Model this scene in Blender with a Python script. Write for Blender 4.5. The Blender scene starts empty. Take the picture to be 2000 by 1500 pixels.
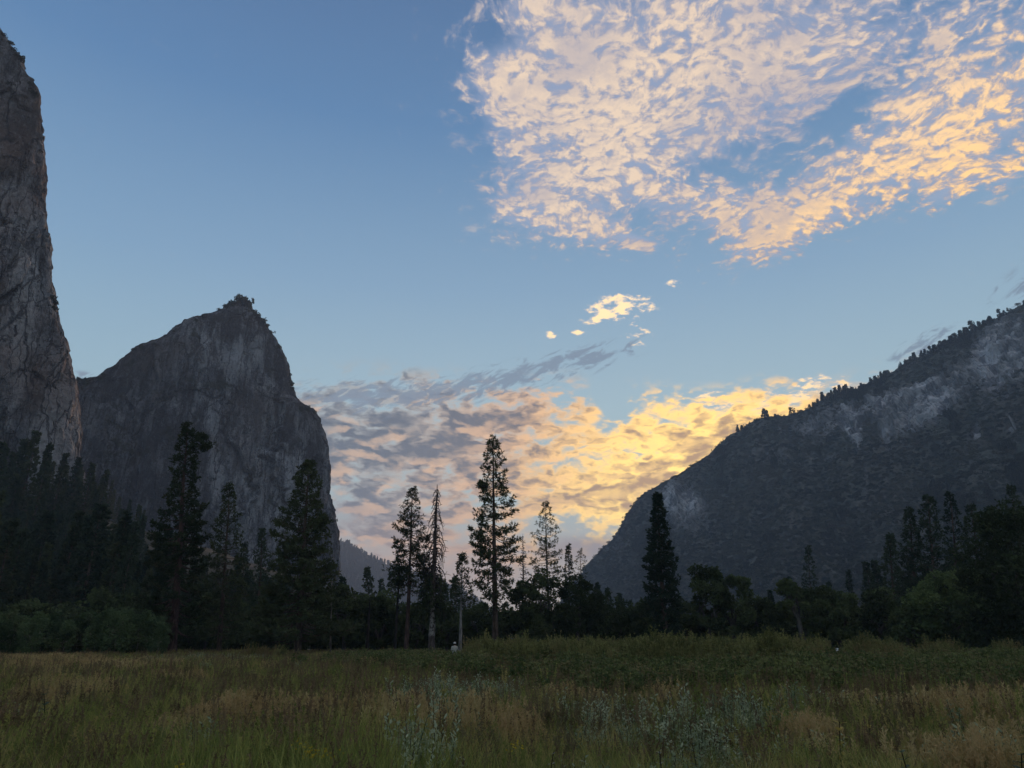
import bpy, bmesh, math, random
import numpy as np
from mathutils import Vector, Matrix, Euler

R = math.radians
SC = bpy.context.scene
COL = SC.collection

# ------------------------------------------------------------------ camera
EYE = 1.6
F_PX = 1387.0                    # focal length in pixels of the 2000 px wide photograph
PITCH = math.atan(508.0 / F_PX)
cam_data = bpy.data.cameras.new('camera')
cam_data.sensor_width = 36.0
cam_data.lens = F_PX / 2000.0 * 36.0
cam_data.clip_start = 0.1
cam_data.clip_end = 60000.0
cam = bpy.data.objects.new('camera', cam_data)
COL.objects.link(cam)
cam.location = (0, 0, EYE)
cam.rotation_euler = (math.pi / 2 + PITCH, 0, 0)
SC.camera = cam

SUN_AZ = R(16.0)      # to the right of +Y
SUN_EL = R(5.0)
SC.view_settings.view_transform = 'Standard'
SC.view_settings.look = 'None'
SC.view_settings.exposure = 0.65
SC.view_settings.gamma = 1.0
SC.view_settings.use_curve_mapping = False
SC.render.engine = 'CYCLES'
SC.cycles.use_denoising = True
SC.cycles.max_bounces = 6
SC.cycles.diffuse_bounces = 3
SC.cycles.glossy_bounces = 2
SC.cycles.transmission_bounces = 4
SC.cycles.volume_bounces = 1
SC.cycles.transparent_max_bounces = 8
SC.cycles.sample_clamp_indirect = 4.0


def direction(u, v):
    """world direction seen at a place of the photograph, scaled so that Y = 1"""
    x = u - 1000.0
    y = 750.0 - v
    Y = math.cos(PITCH) * F_PX - math.sin(PITCH) * y
    Z = math.sin(PITCH) * F_PX + math.cos(PITCH) * y
    return x / Y, Z / Y


def place(u, v, Y):
    dx, dz = direction(u, v)
    return Vector((dx * Y, Y, dz * Y + EYE))


def azel(u, v):
    dx, dz = direction(u, v)
    return math.atan2(dx, 1.0), math.atan2(dz, math.hypot(dx, 1.0))


# ------------------------------------------------------------------ node helper
class X:
    """a socket with arithmetic"""
    nt = None

    def __init__(self, s): self.s = s
    @staticmethod
    def m(op, *a, clamp=False):
        n = X.nt.nodes.new('ShaderNodeMath'); n.operation = op; n.use_clamp = clamp
        for i, v in enumerate(a):
            if isinstance(v, X): X.nt.links.new(v.s, n.inputs[i])
            else: n.inputs[i].default_value = float(v)
        return X(n.outputs[0])
    def __add__(a, b): return X.m('ADD', a, b)
    __radd__ = __add__
    def __sub__(a, b): return X.m('SUBTRACT', a, b)
    def __rsub__(a, b): return X.m('SUBTRACT', b, a)
    def __mul__(a, b): return X.m('MULTIPLY', a, b)
    __rmul__ = __mul__
    def __truediv__(a, b): return X.m('DIVIDE', a, b)
    def __rtruediv__(a, b): return X.m('DIVIDE', b, a)
    def pow(a, b): return X.m('POWER', a, b)
    def abs(a): return X.m('ABSOLUTE', a)
    def max(a, b): return X.m('MAXIMUM', a, b)
    def min(a, b): return X.m('MINIMUM', a, b)
    def sat(a): return X.m('ADD', a, 0.0, clamp=True)


def smooth(a, lo, hi):
    n = X.nt.nodes.new('ShaderNodeMapRange'); n.interpolation_type = 'SMOOTHSTEP'
    X.nt.links.new(a.s, n.inputs['Value'])
    for k, v in (('From Min', lo), ('From Max', hi)):
        if isinstance(v, X): X.nt.links.new(v.s, n.inputs[k])
        else: n.inputs[k].default_value = v
    return X(n.outputs[0])


def xyz(x, y, z=0.0):
    n = X.nt.nodes.new('ShaderNodeCombineXYZ')
    for i, v in enumerate((x, y, z)):
        if isinstance(v, X): X.nt.links.new(v.s, n.inputs[i])
        else: n.inputs[i].default_value = v
    return X(n.outputs[0])


def vmul(v, b):
    n = X.nt.nodes.new('ShaderNodeVectorMath'); n.operation = 'MULTIPLY'
    X.nt.links.new(v.s, n.inputs[0])
    if isinstance(b, X): X.nt.links.new(b.s, n.inputs[1])
    else: n.inputs[1].default_value = b
    return X(n.outputs[0])


def vadd(v, b):
    n = X.nt.nodes.new('ShaderNodeVectorMath'); n.operation = 'ADD'
    X.nt.links.new(v.s, n.inputs[0])
    if isinstance(b, X): X.nt.links.new(b.s, n.inputs[1])
    else: n.inputs[1].default_value = b
    return X(n.outputs[0])


def noise(v, scale, detail=4, rough=0.55, dist=0.0, lac=2.0, color=False):
    n = X.nt.nodes.new('ShaderNodeTexNoise'); n.noise_dimensions = '3D'
    X.nt.links.new(v.s, n.inputs['Vector'])
    n.inputs['Scale'].default_value = scale; n.inputs['Detail'].default_value = detail
    n.inputs['Roughness'].default_value = rough; n.inputs['Distortion'].default_value = dist
    n.inputs['Lacunarity'].default_value = lac
    return X(n.outputs['Color' if color else 'Fac'])


def cells(v, scale, detail=1.0, rough=0.5, smoothness=0.6, rand=1.0):
    n = X.nt.nodes.new('ShaderNodeTexVoronoi'); n.voronoi_dimensions = '2D'; n.feature = 'SMOOTH_F1'
    n.normalize = True
    X.nt.links.new(v.s, n.inputs['Vector'])
    n.inputs['Scale'].default_value = scale; n.inputs['Detail'].default_value = detail
    n.inputs['Roughness'].default_value = rough; n.inputs['Smoothness'].default_value = smoothness
    n.inputs['Randomness'].default_value = rand
    return X(n.outputs['Distance'])


def joints(v, scale):
    n = X.nt.nodes.new('ShaderNodeTexVoronoi'); n.feature = 'DISTANCE_TO_EDGE'
    X.nt.links.new(v.s, n.inputs['Vector']); n.inputs['Scale'].default_value = scale
    return X(n.outputs['Distance'])


def mixc(f, a, b):
    n = X.nt.nodes.new('ShaderNodeMix'); n.data_type = 'RGBA'
    n.clamp_factor = True
    if isinstance(f, X): X.nt.links.new(f.s, n.inputs[0])
    else: n.inputs[0].default_value = f
    for i, v in ((6, a), (7, b)):
        if isinstance(v, X): X.nt.links.new(v.s, n.inputs[i])
        else: n.inputs[i].default_value = (v[0], v[1], v[2], 1)
    return X(n.outputs[2])


def ramp(f, stops, interp='LINEAR'):
    n = X.nt.nodes.new('ShaderNodeValToRGB'); n.color_ramp.interpolation = interp
    e = n.color_ramp.elements
    while len(e) < len(stops): e.new(0.5)
    for el, (p, c) in zip(e, stops):
        el.position = p; el.color = (c[0], c[1], c[2], 1)
    X.nt.links.new(f.s, n.inputs[0])
    return X(n.outputs[0])


def lin(r, g, b):
    f = lambda c: c / 255 / 12.92 if c / 255 <= 0.04045 else ((c / 255 + 0.055) / 1.055) ** 2.4
    return (f(r), f(g), f(b))
# ------------------------------------------------------------------ sky
world = bpy.data.worlds.new('World')
SC.world = world
world.use_nodes = True
nt = world.node_tree
nt.nodes.clear()
X.nt = nt
out = nt.nodes.new('ShaderNodeOutputWorld')
bg = nt.nodes.new('ShaderNodeBackground')
nt.links.new(bg.outputs[0], out.inputs[0])
sky = nt.nodes.new('ShaderNodeTexSky')
sky.sky_type = 'NISHITA'
sky.sun_disc = False
sky.sun_elevation = SUN_EL
sky.sun_rotation = SUN_AZ
sky.altitude = 1200
sky.air_density = 1.0
sky.dust_density = 0.6
sky.ozone_density = 2.0

tc = nt.nodes.new('ShaderNodeTexCoord')
D = X(tc.outputs['Generated'])
sep = nt.nodes.new('ShaderNodeSeparateXYZ'); nt.links.new(D.s, sep.inputs[0])
dx, dy, dz = (X(sep.outputs[i]) for i in range(3))
AZ = X.m('ARCTAN2', dx, dy)
EL = X.m('ARCSINE', dz)
elc = EL.max(0.02)
# cosine to the sun
sdir = (math.sin(SUN_AZ) * math.cos(SUN_EL), math.cos(SUN_AZ) * math.cos(SUN_EL), math.sin(SUN_EL))
dot = nt.nodes.new('ShaderNodeVectorMath'); dot.operation = 'DOT_PRODUCT'
nt.links.new(D.s, dot.inputs[0]); dot.inputs[1].default_value = sdir
ANG = X.m('ARCCOSINE', X(dot.outputs['Value']).min(0.99999))      # angle to the sun, radians

# cloud sheet coordinates: the direction carried to a flat layer
zz = dz.max(0.0) + 0.10
P = xyz(dx / zz, dy / zz, 0.0)
AE = xyz(AZ, EL, 0.0)


def blobs(lst):
    """soft patches of cloud, each (u, v, ru, rv, turn, amount)"""
    tot = None
    for (u, v, ru, rv, turn, amt) in lst:
        a0, e0 = azel(u, v)
        a1, _ = azel(u + 20, v); _, e1 = azel(u, v - 20)
        sa, se = (a1 - a0) / 20, (e1 - e0) / 20
        # work in an angular frame: scale azimuth so that a pixel counts the same both ways
        n = nt.nodes.new('ShaderNodeMapping'); n.vector_type = 'TEXTURE'
        n.inputs['Location'].default_value = (a0 / sa, e0 / se, 0)
        n.inputs['Rotation'].default_value = (0, 0, R(turn))
        n.inputs['Scale'].default_value = (ru, rv, 1)
        q = vmul(AE, (1 / sa, 1 / se, 0))
        nt.links.new(q.s, n.inputs['Vector'])
        d = nt.nodes.new('ShaderNodeVectorMath'); d.operation = 'DOT_PRODUCT'
        nt.links.new(n.outputs[0], d.inputs[0]); nt.links.new(n.outputs[0], d.inputs[1])
        g = X.m('POWER', 0.5, X(d.outputs['Value'])) * amt      # falls to a half at the ellipse
        tot = g if tot is None else tot + g
    return tot


# ---- clear sky: Nishita, greyed and lifted a little by thin high haze
nish = vmul(X(sky.outputs[0]), (0.06, 0.06, 0.06))
grad = ramp(X.m('MULTIPLY', elc, 1 / 1.2, clamp=True), [
    (0.00, lin(190, 164, 140)), (0.07, lin(176, 174, 164)), (0.16, lin(164, 186, 188)),
    (0.26, lin(155, 182, 192)), (0.40, lin(124, 156, 182)), (0.58, lin(84, 123, 162)), (0.80, lin(67, 94, 132)), (1.0, lin(74, 100, 138))])
clear = mixc(0.75, nish, grad)
# blue deeper toward the left, away from the sun
away = smooth(ANG, 0.45, 1.1)
clear = vmul(clear, mixc(away, (1.0, 1.0, 1.0), (0.86, 0.95, 1.02)))

# ---- high broken sheet, upper right
mA = blobs([
    (1130, 110, 130, 120, 0, 0.62), (1350, 60, 260, 150, 0, 0.62), (1700, 30, 330, 110, 0, 0.44),
    (1200, 270, 190, 110, -20, 0.75), (1050, 400, 85, 60, 0, 0.62), (1170, 445, 95, 32, -20, 0.72),
    (1480, 170, 220, 100, 10, 0.38), (1515, 450, 75, 36, 10, 1.0), (1640, 350, 150, 60, 22, 0.80),
    (1850, 285, 160, 70, 12, 0.85), (2050, 200, 160, 100, 0, 0.42), (1880, 150, 220, 80, 10, 0.34),
    (985, 150, 48, 70, 30, 0.5), (1010, 290, 55, 60, 0, 0.45), (1320, 385, 110, 32, -18, 0.68), (1430, 420, 50, 30, 0, 0.6),
    (1400, 322, 90, 28, 10, -0.30), (1660, 215, 90, 35, 25, -0.28), (1270, 100, 50, 60, 30, -0.2),
    (1850, 375, 60, 20, 20, 0.45), (1960, 350, 50, 20, 20, 0.35), (1060, 10, 60, 40, 0, 0.5), (1240, 470, 34, 12, -25, 0.6)])
sx, sy = math.sin(SUN_AZ), math.cos(SUN_AZ)
# unseen sheet overhead and to the right, added for brighter, warmer ambient light
mA = mA + smooth(EL + AZ.max(0.0) * 0.12, 0.86, 1.10) * 0.85
warp = noise(P, 4.0, 4, 0.55, color=True)
PW = vadd(P, vmul(vadd(warp, (-0.5, -0.5, -0.5)), (0.13, 0.13, 0.0)))
big = noise(PW, 5.0, 3, 0.5)
mid = noise(PW, 23.0, 8, 0.64)
fine = noise(PW, 60.0, 4, 0.60)
mid2 = noise(vadd(PW, (0.010 * sx, 0.010 * sy, 0)), 23.0, 4, 0.62)
vor = cells(vadd(PW, vmul(vadd(noise(P, 30.0, 3, 0.6, color=True), (-0.5, -0.5, -0.5)), (0.04, 0.04, 0.0))), 36.0, 1.0, 0.5, 0.6)
rawA = mA * 1.10 + (big - 0.5) * 2.0 + (mid - 0.5) * 4.4 + (fine - 0.5) * 2.2 + (0.33 - vor) * 2.2
gateA = smooth(mA + (mid - 0.5) * 0.6, 0.04, 0.50)
dA = smooth(rawA, 0.22, 1.25) * gateA
hazeA = smooth(mA * 1.1 + (big - 0.5) * 1.6 + (mid - 0.5) * 1.4, 0.15, 0.95) * 0.62 * gateA
thickA = smooth(rawA, 0.6, 1.7)
litA = smooth((mid - mid2) * 2.2 + 0.5, 0.30, 0.75)
gold = smooth(EL + AZ * -0.25, 0.60, 0.30)               # lower in the sky the light is more golden
peach = mixc(gold, lin(212, 188, 162), lin(252, 200, 120))
shade = lin(132, 134, 152)
cA = mixc(X.m('ADD', thickA * 0.75, litA * 0.35, clamp=True), shade, peach)
cA = mixc(smooth(noise(P, 3.2, 4, 0.55) + (mid - 0.5) * 0.5, 0.46, 0.66) * 0.55, cA, lin(140, 138, 152))
col = mixc(hazeA, clear, lin(142, 150, 172))
col = mixc(dA * 0.93, col, cA)

# ---- small bright tuft in the middle
mB = blobs([(1215, 600, 45, 22, 0, 1.0), (1245, 655, 24, 18, 0, 0.55), (1165, 618, 25, 12, 0, 0.6),
            (1125, 648, 16, 7, 0, 0.7), (1075, 655, 10, 6, 0, 0.8), (1405, 518, 9, 5, 0, 0.8),
            (1310, 555, 18, 9, 0, 0.45), (1590, 748, 26, 12, 0, 0.95), (1565, 776, 26, 11, 0, 0.9),
            (1530, 792, 20, 9, 0, 0.85), (1645, 752, 18, 16, 40, 0.6), (1392, 782, 30, 16, -30, 0.8), (1475, 805, 50, 28, 20, 0.9)])
nB = noise(P, 24.0, 6, 0.62)
rawB = mB + (nB - 0.5) * 4.0
cB = mixc(smooth(rawB, 0.5, 1.1), lin(205, 190, 180), lin(255, 222, 165))
col = mixc(smooth(rawB, 0.42, 0.85) * 0.95 * smooth(mB, 0.10, 0.35), col, cB)

# ---- low bank over the gap of the valley
near = smooth(ANG, 0.56, 0.12)                          # toward the sun
near2 = smooth(ANG, 0.36, 0.10)
PL = vmul(AE, (1.0, 2.2, 1.0))
w2 = noise(PL, 10.0, 3, 0.5, color=True)
PLW = vadd(PL, vmul(vadd(w2, (-0.5, -0.5, -0.5)), (0.06, 0.06, 0.0)))
puff = noise(PLW, 21.0, 7, 0.52)
puff_s = noise(vadd(PLW, (0.006, -0.016, 0)), 21.0, 4, 0.52)
bigL = noise(PLW, 7.0, 2, 0.5)
mC = blobs([(740, 830, 150, 70, 0, 0.95), (960, 830, 190, 55, 5, 1.0), (1060, 930, 220, 70, 0, 0.7), (1300, 850, 130, 50, 0, 0.75),
            (1320, 930, 170, 60, 25, 0.85), (760, 1000, 170, 90, 0, 0.70), (1190, 975, 95, 34, 14, 1.0), (1110, 955, 60, 30, 0, 0.5), (640, 830, 80, 60, 0, 0.3),
            (880, 1060, 160, 45, 0, 0.5), (1450, 850, 90, 40, 30, 0.8), (930, 890, 40, 16, 0, -0.45), (1175, 780, 60, 30, 0, -0.2), (1195, 810, 22, 50, 10, -0.6),
            (1120, 1025, 150, 22, 0, -0.55), (1700, 900, 200, 90, 30, 0.6), (300, 950, 260, 80, 0, 0.5)])
vorC = cells(vadd(PLW, vmul(vadd(noise(PL, 30.0, 3, 0.6, color=True), (-0.5, -0.5, -0.5)), (0.06, 0.06, 0.0))), 34.0, 1.0, 0.5, 0.7)
rawC = mC * 0.9 + (bigL - 0.5) * 2.2 + (puff - 0.5) * 3.4 + (0.33 - vorC) * 2.6
gateC = smooth(mC, 0.05, 0.30)
dC = smooth(rawC, 0.05, 1.00) * gateC
core = smooth(rawC - near2 * 0.55, 0.35, 1.50)
litC = smooth((puff - puff_s) * 2.4 + 0.5, 0.28, 0.95)
lowe = smooth(EL, 0.36, 0.16)
edge = mixc(near, lin(148, 150, 150), lin(252, 182, 100))
edge = mixc(near2, edge, (1.55, 1.02, 0.22))
corec = mixc(near, lin(72, 82, 96), lin(112, 98, 94))
corec = mixc(near2 * 0.7, corec, lin(206, 156, 92))
warmb = smooth(noise(PLW, 11.0, 3, 0.5) + (0.30 - EL) * 1.6, 0.42, 0.78)
cC = mixc(X.m('SUBTRACT', core * 1.05, litC * 0.65, clamp=True), edge, corec)
cC = mixc(warmb * smooth(litC, 0.2, 0.9) * (1.0 - near * 0.5) * 0.60, cC, lin(236, 184, 134))
col = mixc(dC * 0.95, col, cC)

# dark wisps drawn out above the bank
mW = blobs([(720, 775, 120, 26, 3, 0.9), (900, 755, 150, 20, 8, 0.85), (1060, 720, 130, 20, 12, 0.9), (1170, 695, 60, 14, 10, 0.5),
            (1800, 672, 60, 16, 22, 0.95), (1985, 570, 50, 28, 15, 0.9), (175, 735, 30, 8, 0, 0.5)])
tw = nt.nodes.new('ShaderNodeMapping'); tw.inputs['Rotation'].default_value = (0, 0, R(-22)); nt.links.new(AE.s, tw.inputs['Vector'])
wis = noise(vmul(X(tw.outputs[0]), (1.0, 3.2, 1)), 30.0, 7, 0.66, 0.8)
rawW = mW + (wis - 0.5) * 7.0
col = mixc(smooth(rawW, 0.35, 1.3) * 0.85 * smooth(mW, 0.05, 0.4), col, lin(104, 120, 138))

# mauve and peach low haze
mM = blobs([(1130, 1072, 110, 26, 3, 1.0), (640, 1010, 200, 80, 0, 0.6)])
col = mixc(smooth(mM + (noise(PL, 14.0, 5, 0.5) - 0.5) * 0.8, 0.35, 1.0) * 0.8, col, lin(128, 122, 128))
mH = blobs([(880, 1110, 240, 55, 0, 1.0)])
col = mixc(mH * 0.5, col, lin(208, 156, 120))
nt.links.new(col.s, bg.inputs['Color'])
bg.inputs['Strength'].default_value = 1.0
world.cycles.sampling_method = 'MANUAL'
world.cycles.sample_map_resolution = 1024

sun_data = bpy.data.lights.new('sun', 'SUN')
sun_data.energy = 3.6
sun_data.angle = R(2.0)
sun_data.color = (1.0, 0.62, 0.40)
sun = bpy.data.objects.new('sun', sun_data)
COL.objects.link(sun)
sun.rotation_euler = Vector(sdir).to_track_quat('Z', 'Y').to_euler()
# ------------------------------------------------------------------ numeric noise for relief
_rs = np.random.RandomState(7)
_PERM = _rs.permutation(4096).astype(np.int64)
_G = _rs.normal(size=(4096, 3)); _G /= np.linalg.norm(_G, axis=1)[:, None]


def _h(ix, iy, iz):
    return _PERM[(_PERM[(_PERM[ix & 4095] + iy) & 4095] + iz) & 4095]


def perlin(p):
    p = np.asarray(p, float)
    i = np.floor(p).astype(np.int64); f = p - i
    u = f * f * f * (f * (f * 6 - 15) + 10)
    r = 0
    for a in (0, 1):
        wx = u[:, 0] if a else 1 - u[:, 0]
        for b in (0, 1):
            wy = u[:, 1] if b else 1 - u[:, 1]
            for c in (0, 1):
                wz = u[:, 2] if c else 1 - u[:, 2]
                g = _G[_h(i[:, 0] + a, i[:, 1] + b, i[:, 2] + c)]
                d = g[:, 0] * (f[:, 0] - a) + g[:, 1] * (f[:, 1] - b) + g[:, 2] * (f[:, 2] - c)
                r = r + wx * wy * wz * d
    return r * 1.6


def fbm(p, octaves=5, gain=0.5, lac=2.03, ridged=False):
    s = 0; a = 1.0; q = np.array(p, float); n = 0
    for _ in range(octaves):
        v = perlin(q)
        if ridged: v = 1 - 2 * np.abs(v)
        s = s + a * v; n += a
        a *= gain; q = q * lac + 17.3
    return s / n


def facets(p):
    """flat-faced steps: every point takes the value of a tilted plane of its nearest cell"""
    p = np.asarray(p, float)
    base = np.floor(p).astype(np.int64)
    best = np.full(len(p), 1e9); second = np.full(len(p), 1e9); val = np.zeros(len(p))
    for a in (-1, 0, 1):
        for b in (-1, 0, 1):
            for c in (-1, 0, 1):
                ii = base + (a, b, c)
                h = _h(ii[:, 0], ii[:, 1], ii[:, 2])
                j = (_G[h] * 0.5 + 0.5)
                dv = p - (ii + j)
                d = (dv ** 2).sum(1)
                g2 = _G[(h * 7 + 13) & 4095]
                v = g2[:, 0] * 0.6 + (dv * _G[(h * 3 + 5) & 4095]).sum(1) * 0.7
                m = d < best
                second = np.where(m, best, np.minimum(second, d))
                best = np.where(m, d, best)
                val = np.where(m, v, val)
    return val, np.sqrt(second) - np.sqrt(best)


# ------------------------------------------------------------------ mesh helpers
def mesh_obj(name, verts, faces, mat=None, parent=None, smooth_shade=False, mats=None, mat_idx=None):
    """faces: (n,3) or (n,4) array"""
    me = raw_mesh(name, verts, faces, mat, smooth_shade, mats, mat_idx)
    o = bpy.data.objects.new(name, me)
    COL.objects.link(o)
    if parent is not None: o.parent = parent
    return o


def raw_mesh(name, verts, faces, mat=None, smooth_shade=False, mats=None, mat_idx=None):
    verts = np.asarray(verts, np.float32); faces = np.asarray(faces, np.int32)
    me = bpy.data.meshes.new(name)
    k = faces.shape[1]
    me.vertices.add(len(verts)); me.vertices.foreach_set('co', verts.ravel())
    me.loops.add(faces.size); me.loops.foreach_set('vertex_index', faces.ravel())
    me.polygons.add(len(faces))
    me.polygons.foreach_set('loop_start', np.arange(0, faces.size, k, dtype=np.int32))
    me.polygons.foreach_set('loop_total', np.full(len(faces), k, np.int32))
    me.polygons.foreach_set('use_smooth', np.full(len(faces), smooth_shade))
    for m in (mats or ([mat] if mat else [])): me.materials.append(m)
    if mat_idx is not None: me.polygons.foreach_set('material_index', np.asarray(mat_idx, np.int32))
    me.update(calc_edges=True)
    return me


def grid_faces(nu, nv, wrap=False):
    i = np.arange(nu * nv).reshape(nu, nv)
    if wrap: i = np.vstack([i, i[:1]])
    a = i[:-1, :-1]; b = i[1:, :-1]; c = i[1:, 1:]; d = i[:-1, 1:]
    return np.stack([a, b, c, d], -1).reshape(-1, 4)


def tag(o, label=None, cat=None, group=None, kind=None):
    if label: o['label'] = label
    if cat: o['category'] = cat
    if group: o['group'] = group
    if kind: o['kind'] = kind
    return o


def empty(name, loc=(0, 0, 0), rz=0.0):
    o = bpy.data.objects.new(name, None)
    COL.objects.link(o); o.location = loc; o.rotation_euler = (0, 0, rz)
    o.empty_display_size = 1.0
    return o


def new_mat(name):
    m = bpy.data.materials.new(name); m.use_nodes = True
    nt = m.node_tree; nt.nodes.clear(); X.nt = nt
    o = nt.nodes.new('ShaderNodeOutputMaterial')
    b = nt.nodes.new('ShaderNodeBsdfPrincipled'); nt.links.new(b.outputs[0], o.inputs[0])
    b.inputs['Roughness'].default_value = 0.9
    b.inputs['Specular IOR Level'].default_value = 0.2
    return m, nt, b


def set_in(b, key, v):
    if isinstance(v, X): X.nt.links.new(v.s, b.inputs[key])
    elif hasattr(v, '__len__'): b.inputs[key].default_value = (v[0], v[1], v[2], 1)
    else: b.inputs[key].default_value = v


def bump(nt, b, h, strength, dist):
    n = nt.nodes.new('ShaderNodeBump'); n.inputs['Strength'].default_value = strength
    n.inputs['Distance'].default_value = dist
    nt.links.new(h.s, n.inputs['Height']); nt.links.new(n.outputs[0], b.inputs['Normal'])


def obj_coord(nt):
    return X(nt.nodes.new('ShaderNodeTexCoord').outputs['Object'])


def geo_pos(nt):
    return X(nt.nodes.new('ShaderNodeNewGeometry').outputs['Position'])


def scale_v(v, s): return vmul(v, s)
# ------------------------------------------------------------------ rock and ground materials
def rock_material(name, dark, pale, warm, streak=1.0, scale=1.0, veg=0.0):
    m, nt, b = new_mat(name)
    p = geo_pos(nt)
    v = vmul(p, (1.0 * scale, 1.0 * scale, 0.16 * scale))          # drawn out down the wall
    st = noise(v, 0.055, 8, 0.62, 0.4)
    st2 = noise(vmul(p, (1.0 * scale, 1.0 * scale, 0.07 * scale)), 0.16, 5, 0.6)
    pat = noise(p, 0.010 * scale, 6, 0.6, 0.8)
    fine_ = noise(p, 0.30 * scale, 5, 0.65)
    f = smooth(st * 0.55 + pat * 0.55 + fine_ * 0.25 + st2 * 0.35, 0.76, 0.98)
    c = mixc(f, dark, pale)
    ap = nt.nodes.new('ShaderNodeAttribute'); ap.attribute_name = 'lit_pale'; LP = X(ap.outputs['Fac'])      # pale granite patches; on the spire they paint its lit right face
    lp = smooth(LP + (pat - 0.5) * 1.4 + (st - 0.5) * 1.6, 0.28, 0.75)
    c = mixc(lp * 0.88, c, mixc(smooth(st * 0.6 + st2 * 0.4 + fine_ * 0.3, 0.56, 0.72), (pale[0] * 0.62, pale[1] * 0.65, pale[2] * 0.68), (min(pale[0] * 1.7, .6), min(pale[1] * 1.7, .61), min(pale[2] * 1.7, .63))))
    w = smooth(noise(vadd(p, (300, 0, 0)), 0.008 * scale, 5, 0.6), 0.50, 0.68)
    c = mixc(w * 0.55, c, warm)
    ln = smooth(noise(vmul(p, (1.0 * scale, 1.0 * scale, 0.05 * scale)), 0.11, 6, 0.7), 0.56, 0.64)   # dark water streaks
    c = mixc(ln * 0.6, c, (dark[0] * 0.45, dark[1] * 0.45, dark[2] * 0.47))
    c = mixc(smooth(noise(vmul(p, (1, 1, 0.4)), 0.55 * scale, 5, 0.75), 0.56, 0.66) * 0.45, c, (pale[0] * 1.15, pale[1] * 1.15, pale[2] * 1.15))
    c = mixc(smooth(noise(vadd(vmul(p, (1, 1, 0.4)), (70, 0, 0)), 0.45 * scale, 5, 0.75), 0.55, 0.66) * 0.55, c, (dark[0] * 0.5, dark[1] * 0.5, dark[2] * 0.5))
    dis = vadd(vmul(p, (1, 1, 0.16)), vmul(noise(p, 0.06, 4, 0.6, color=True), (9.0, 9.0, 4.0)))
    j1 = joints(dis, 0.038 * scale); j2 = joints(dis, 0.13 * scale)
    jj = (smooth(j1, 0.028, 0.0) * smooth(st, 0.40, 0.55)).max(smooth(j2, 0.05, 0.0) * smooth(pat, 0.44, 0.56) * 0.8)
    c = mixc(jj * 0.8, c, (dark[0] * 0.35, dark[1] * 0.35, dark[2] * 0.38))
    if veg > 0:
        g = smooth(noise(vadd(p, (0, 500, 0)), 0.035 * scale, 6, 0.65), 0.60 - 0.1 * veg, 0.68 - 0.1 * veg)
        c = mixc(g * 0.8, c, (0.035, 0.042, 0.022))
    set_in(b, 'Base Color', c)
    gr = noise(vmul(p, (1, 1, 0.5)), 0.9 * scale, 4, 0.7)
    bump(nt, b, st * 2.6 + fine_ * 1.6 + st2 * 1.6 + gr * 0.5 - jj * 1.2, 1.0, 7.0)
    return m


M_GRANITE = rock_material('granite', (0.066, 0.070, 0.078), (0.37, 0.385, 0.41), (0.30, 0.20, 0.155))
M_GRANITE_B = rock_material('dark_granite', (0.050, 0.055, 0.064), (0.31, 0.33, 0.355), (0.14, 0.115, 0.10), scale=1.15, veg=0.3)

m, nt, b = new_mat('mountain_slope')
p = geo_pos(nt)
at = nt.nodes.new('ShaderNodeAttribute'); at.attribute_name = 'rocky'; RK = X(at.outputs['Fac'])
c1 = noise(p, 0.05, 7, 0.65, 0.3); c2 = noise(p, 0.006, 4, 0.6)
scr = mixc(smooth(c1, 0.42, 0.62), (0.034, 0.046, 0.034), (0.064, 0.078, 0.056))
scr = mixc(smooth(c2, 0.45, 0.60) * 0.5, scr, (0.070, 0.058, 0.040))
rk = mixc(smooth(noise(vmul(p, (1, 1, 0.35)), 0.045, 8, 0.65, 0.5), 0.42, 0.60), (0.13, 0.138, 0.15), (0.50, 0.51, 0.53))
rk = mixc(smooth(RK, 0.95, 0.45), rk, mixc(c1, (0.065, 0.072, 0.072), (0.15, 0.155, 0.16)))
c = mixc(smooth(RK + (c1 - 0.5) * 2.6, 0.38, 0.66), scr, rk)
ag = nt.nodes.new('ShaderNodeAttribute'); ag.attribute_name = 'spur'; SP = X(ag.outputs['Fac'])
c = mixc(smooth(SP + (c1 - 0.5) * 0.8, 0.25, 0.80) * 0.55, c, mixc(c1, (0.075, 0.080, 0.068), (0.135, 0.135, 0.120)))   # stony spurs between the gullies
set_in(b, 'Base Color', c)
bump(nt, b, c1 * 2.0 + noise(p, 0.25, 5, 0.6), 0.8, 4.0)
M_SLOPE = m

m, nt, b = new_mat('meadow_soil')
p = geo_pos(nt)
g1 = noise(p, 0.09, 5, 0.6); g2 = noise(p, 2.2, 5, 0.65)
c = mixc(smooth(g1, 0.42, 0.6), (0.040, 0.046, 0.020), (0.105, 0.085, 0.040))
c = mixc(smooth(g2, 0.45, 0.65) * 0.6, c, (0.025, 0.022, 0.014))
set_in(b, 'Base Color', c)
bump(nt, b, g2, 0.7, 0.2)
M_SOIL = m

m, nt, b = new_mat('forest_floor')
p = geo_pos(nt)
g1 = noise(p, 0.05, 6, 0.65)
set_in(b, 'Base Color', mixc(smooth(g1, 0.4, 0.62), (0.030, 0.030, 0.018), (0.075, 0.062, 0.042)))
bump(nt, b, g1, 0.8, 3.0)
M_FLOOR = m

# ------------------------------------------------------------------ ground: one sheet to the horizon
gx = np.concatenate([-np.geomspace(6000, 160, 30), np.linspace(-150, 150, 121), np.geomspace(160, 6000, 30)])
gy = np.concatenate([[-3000, -1000, -300, -100, -40, -20], np.linspace(-10, 150, 91), np.geomspace(155, 9000, 40)])


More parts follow.
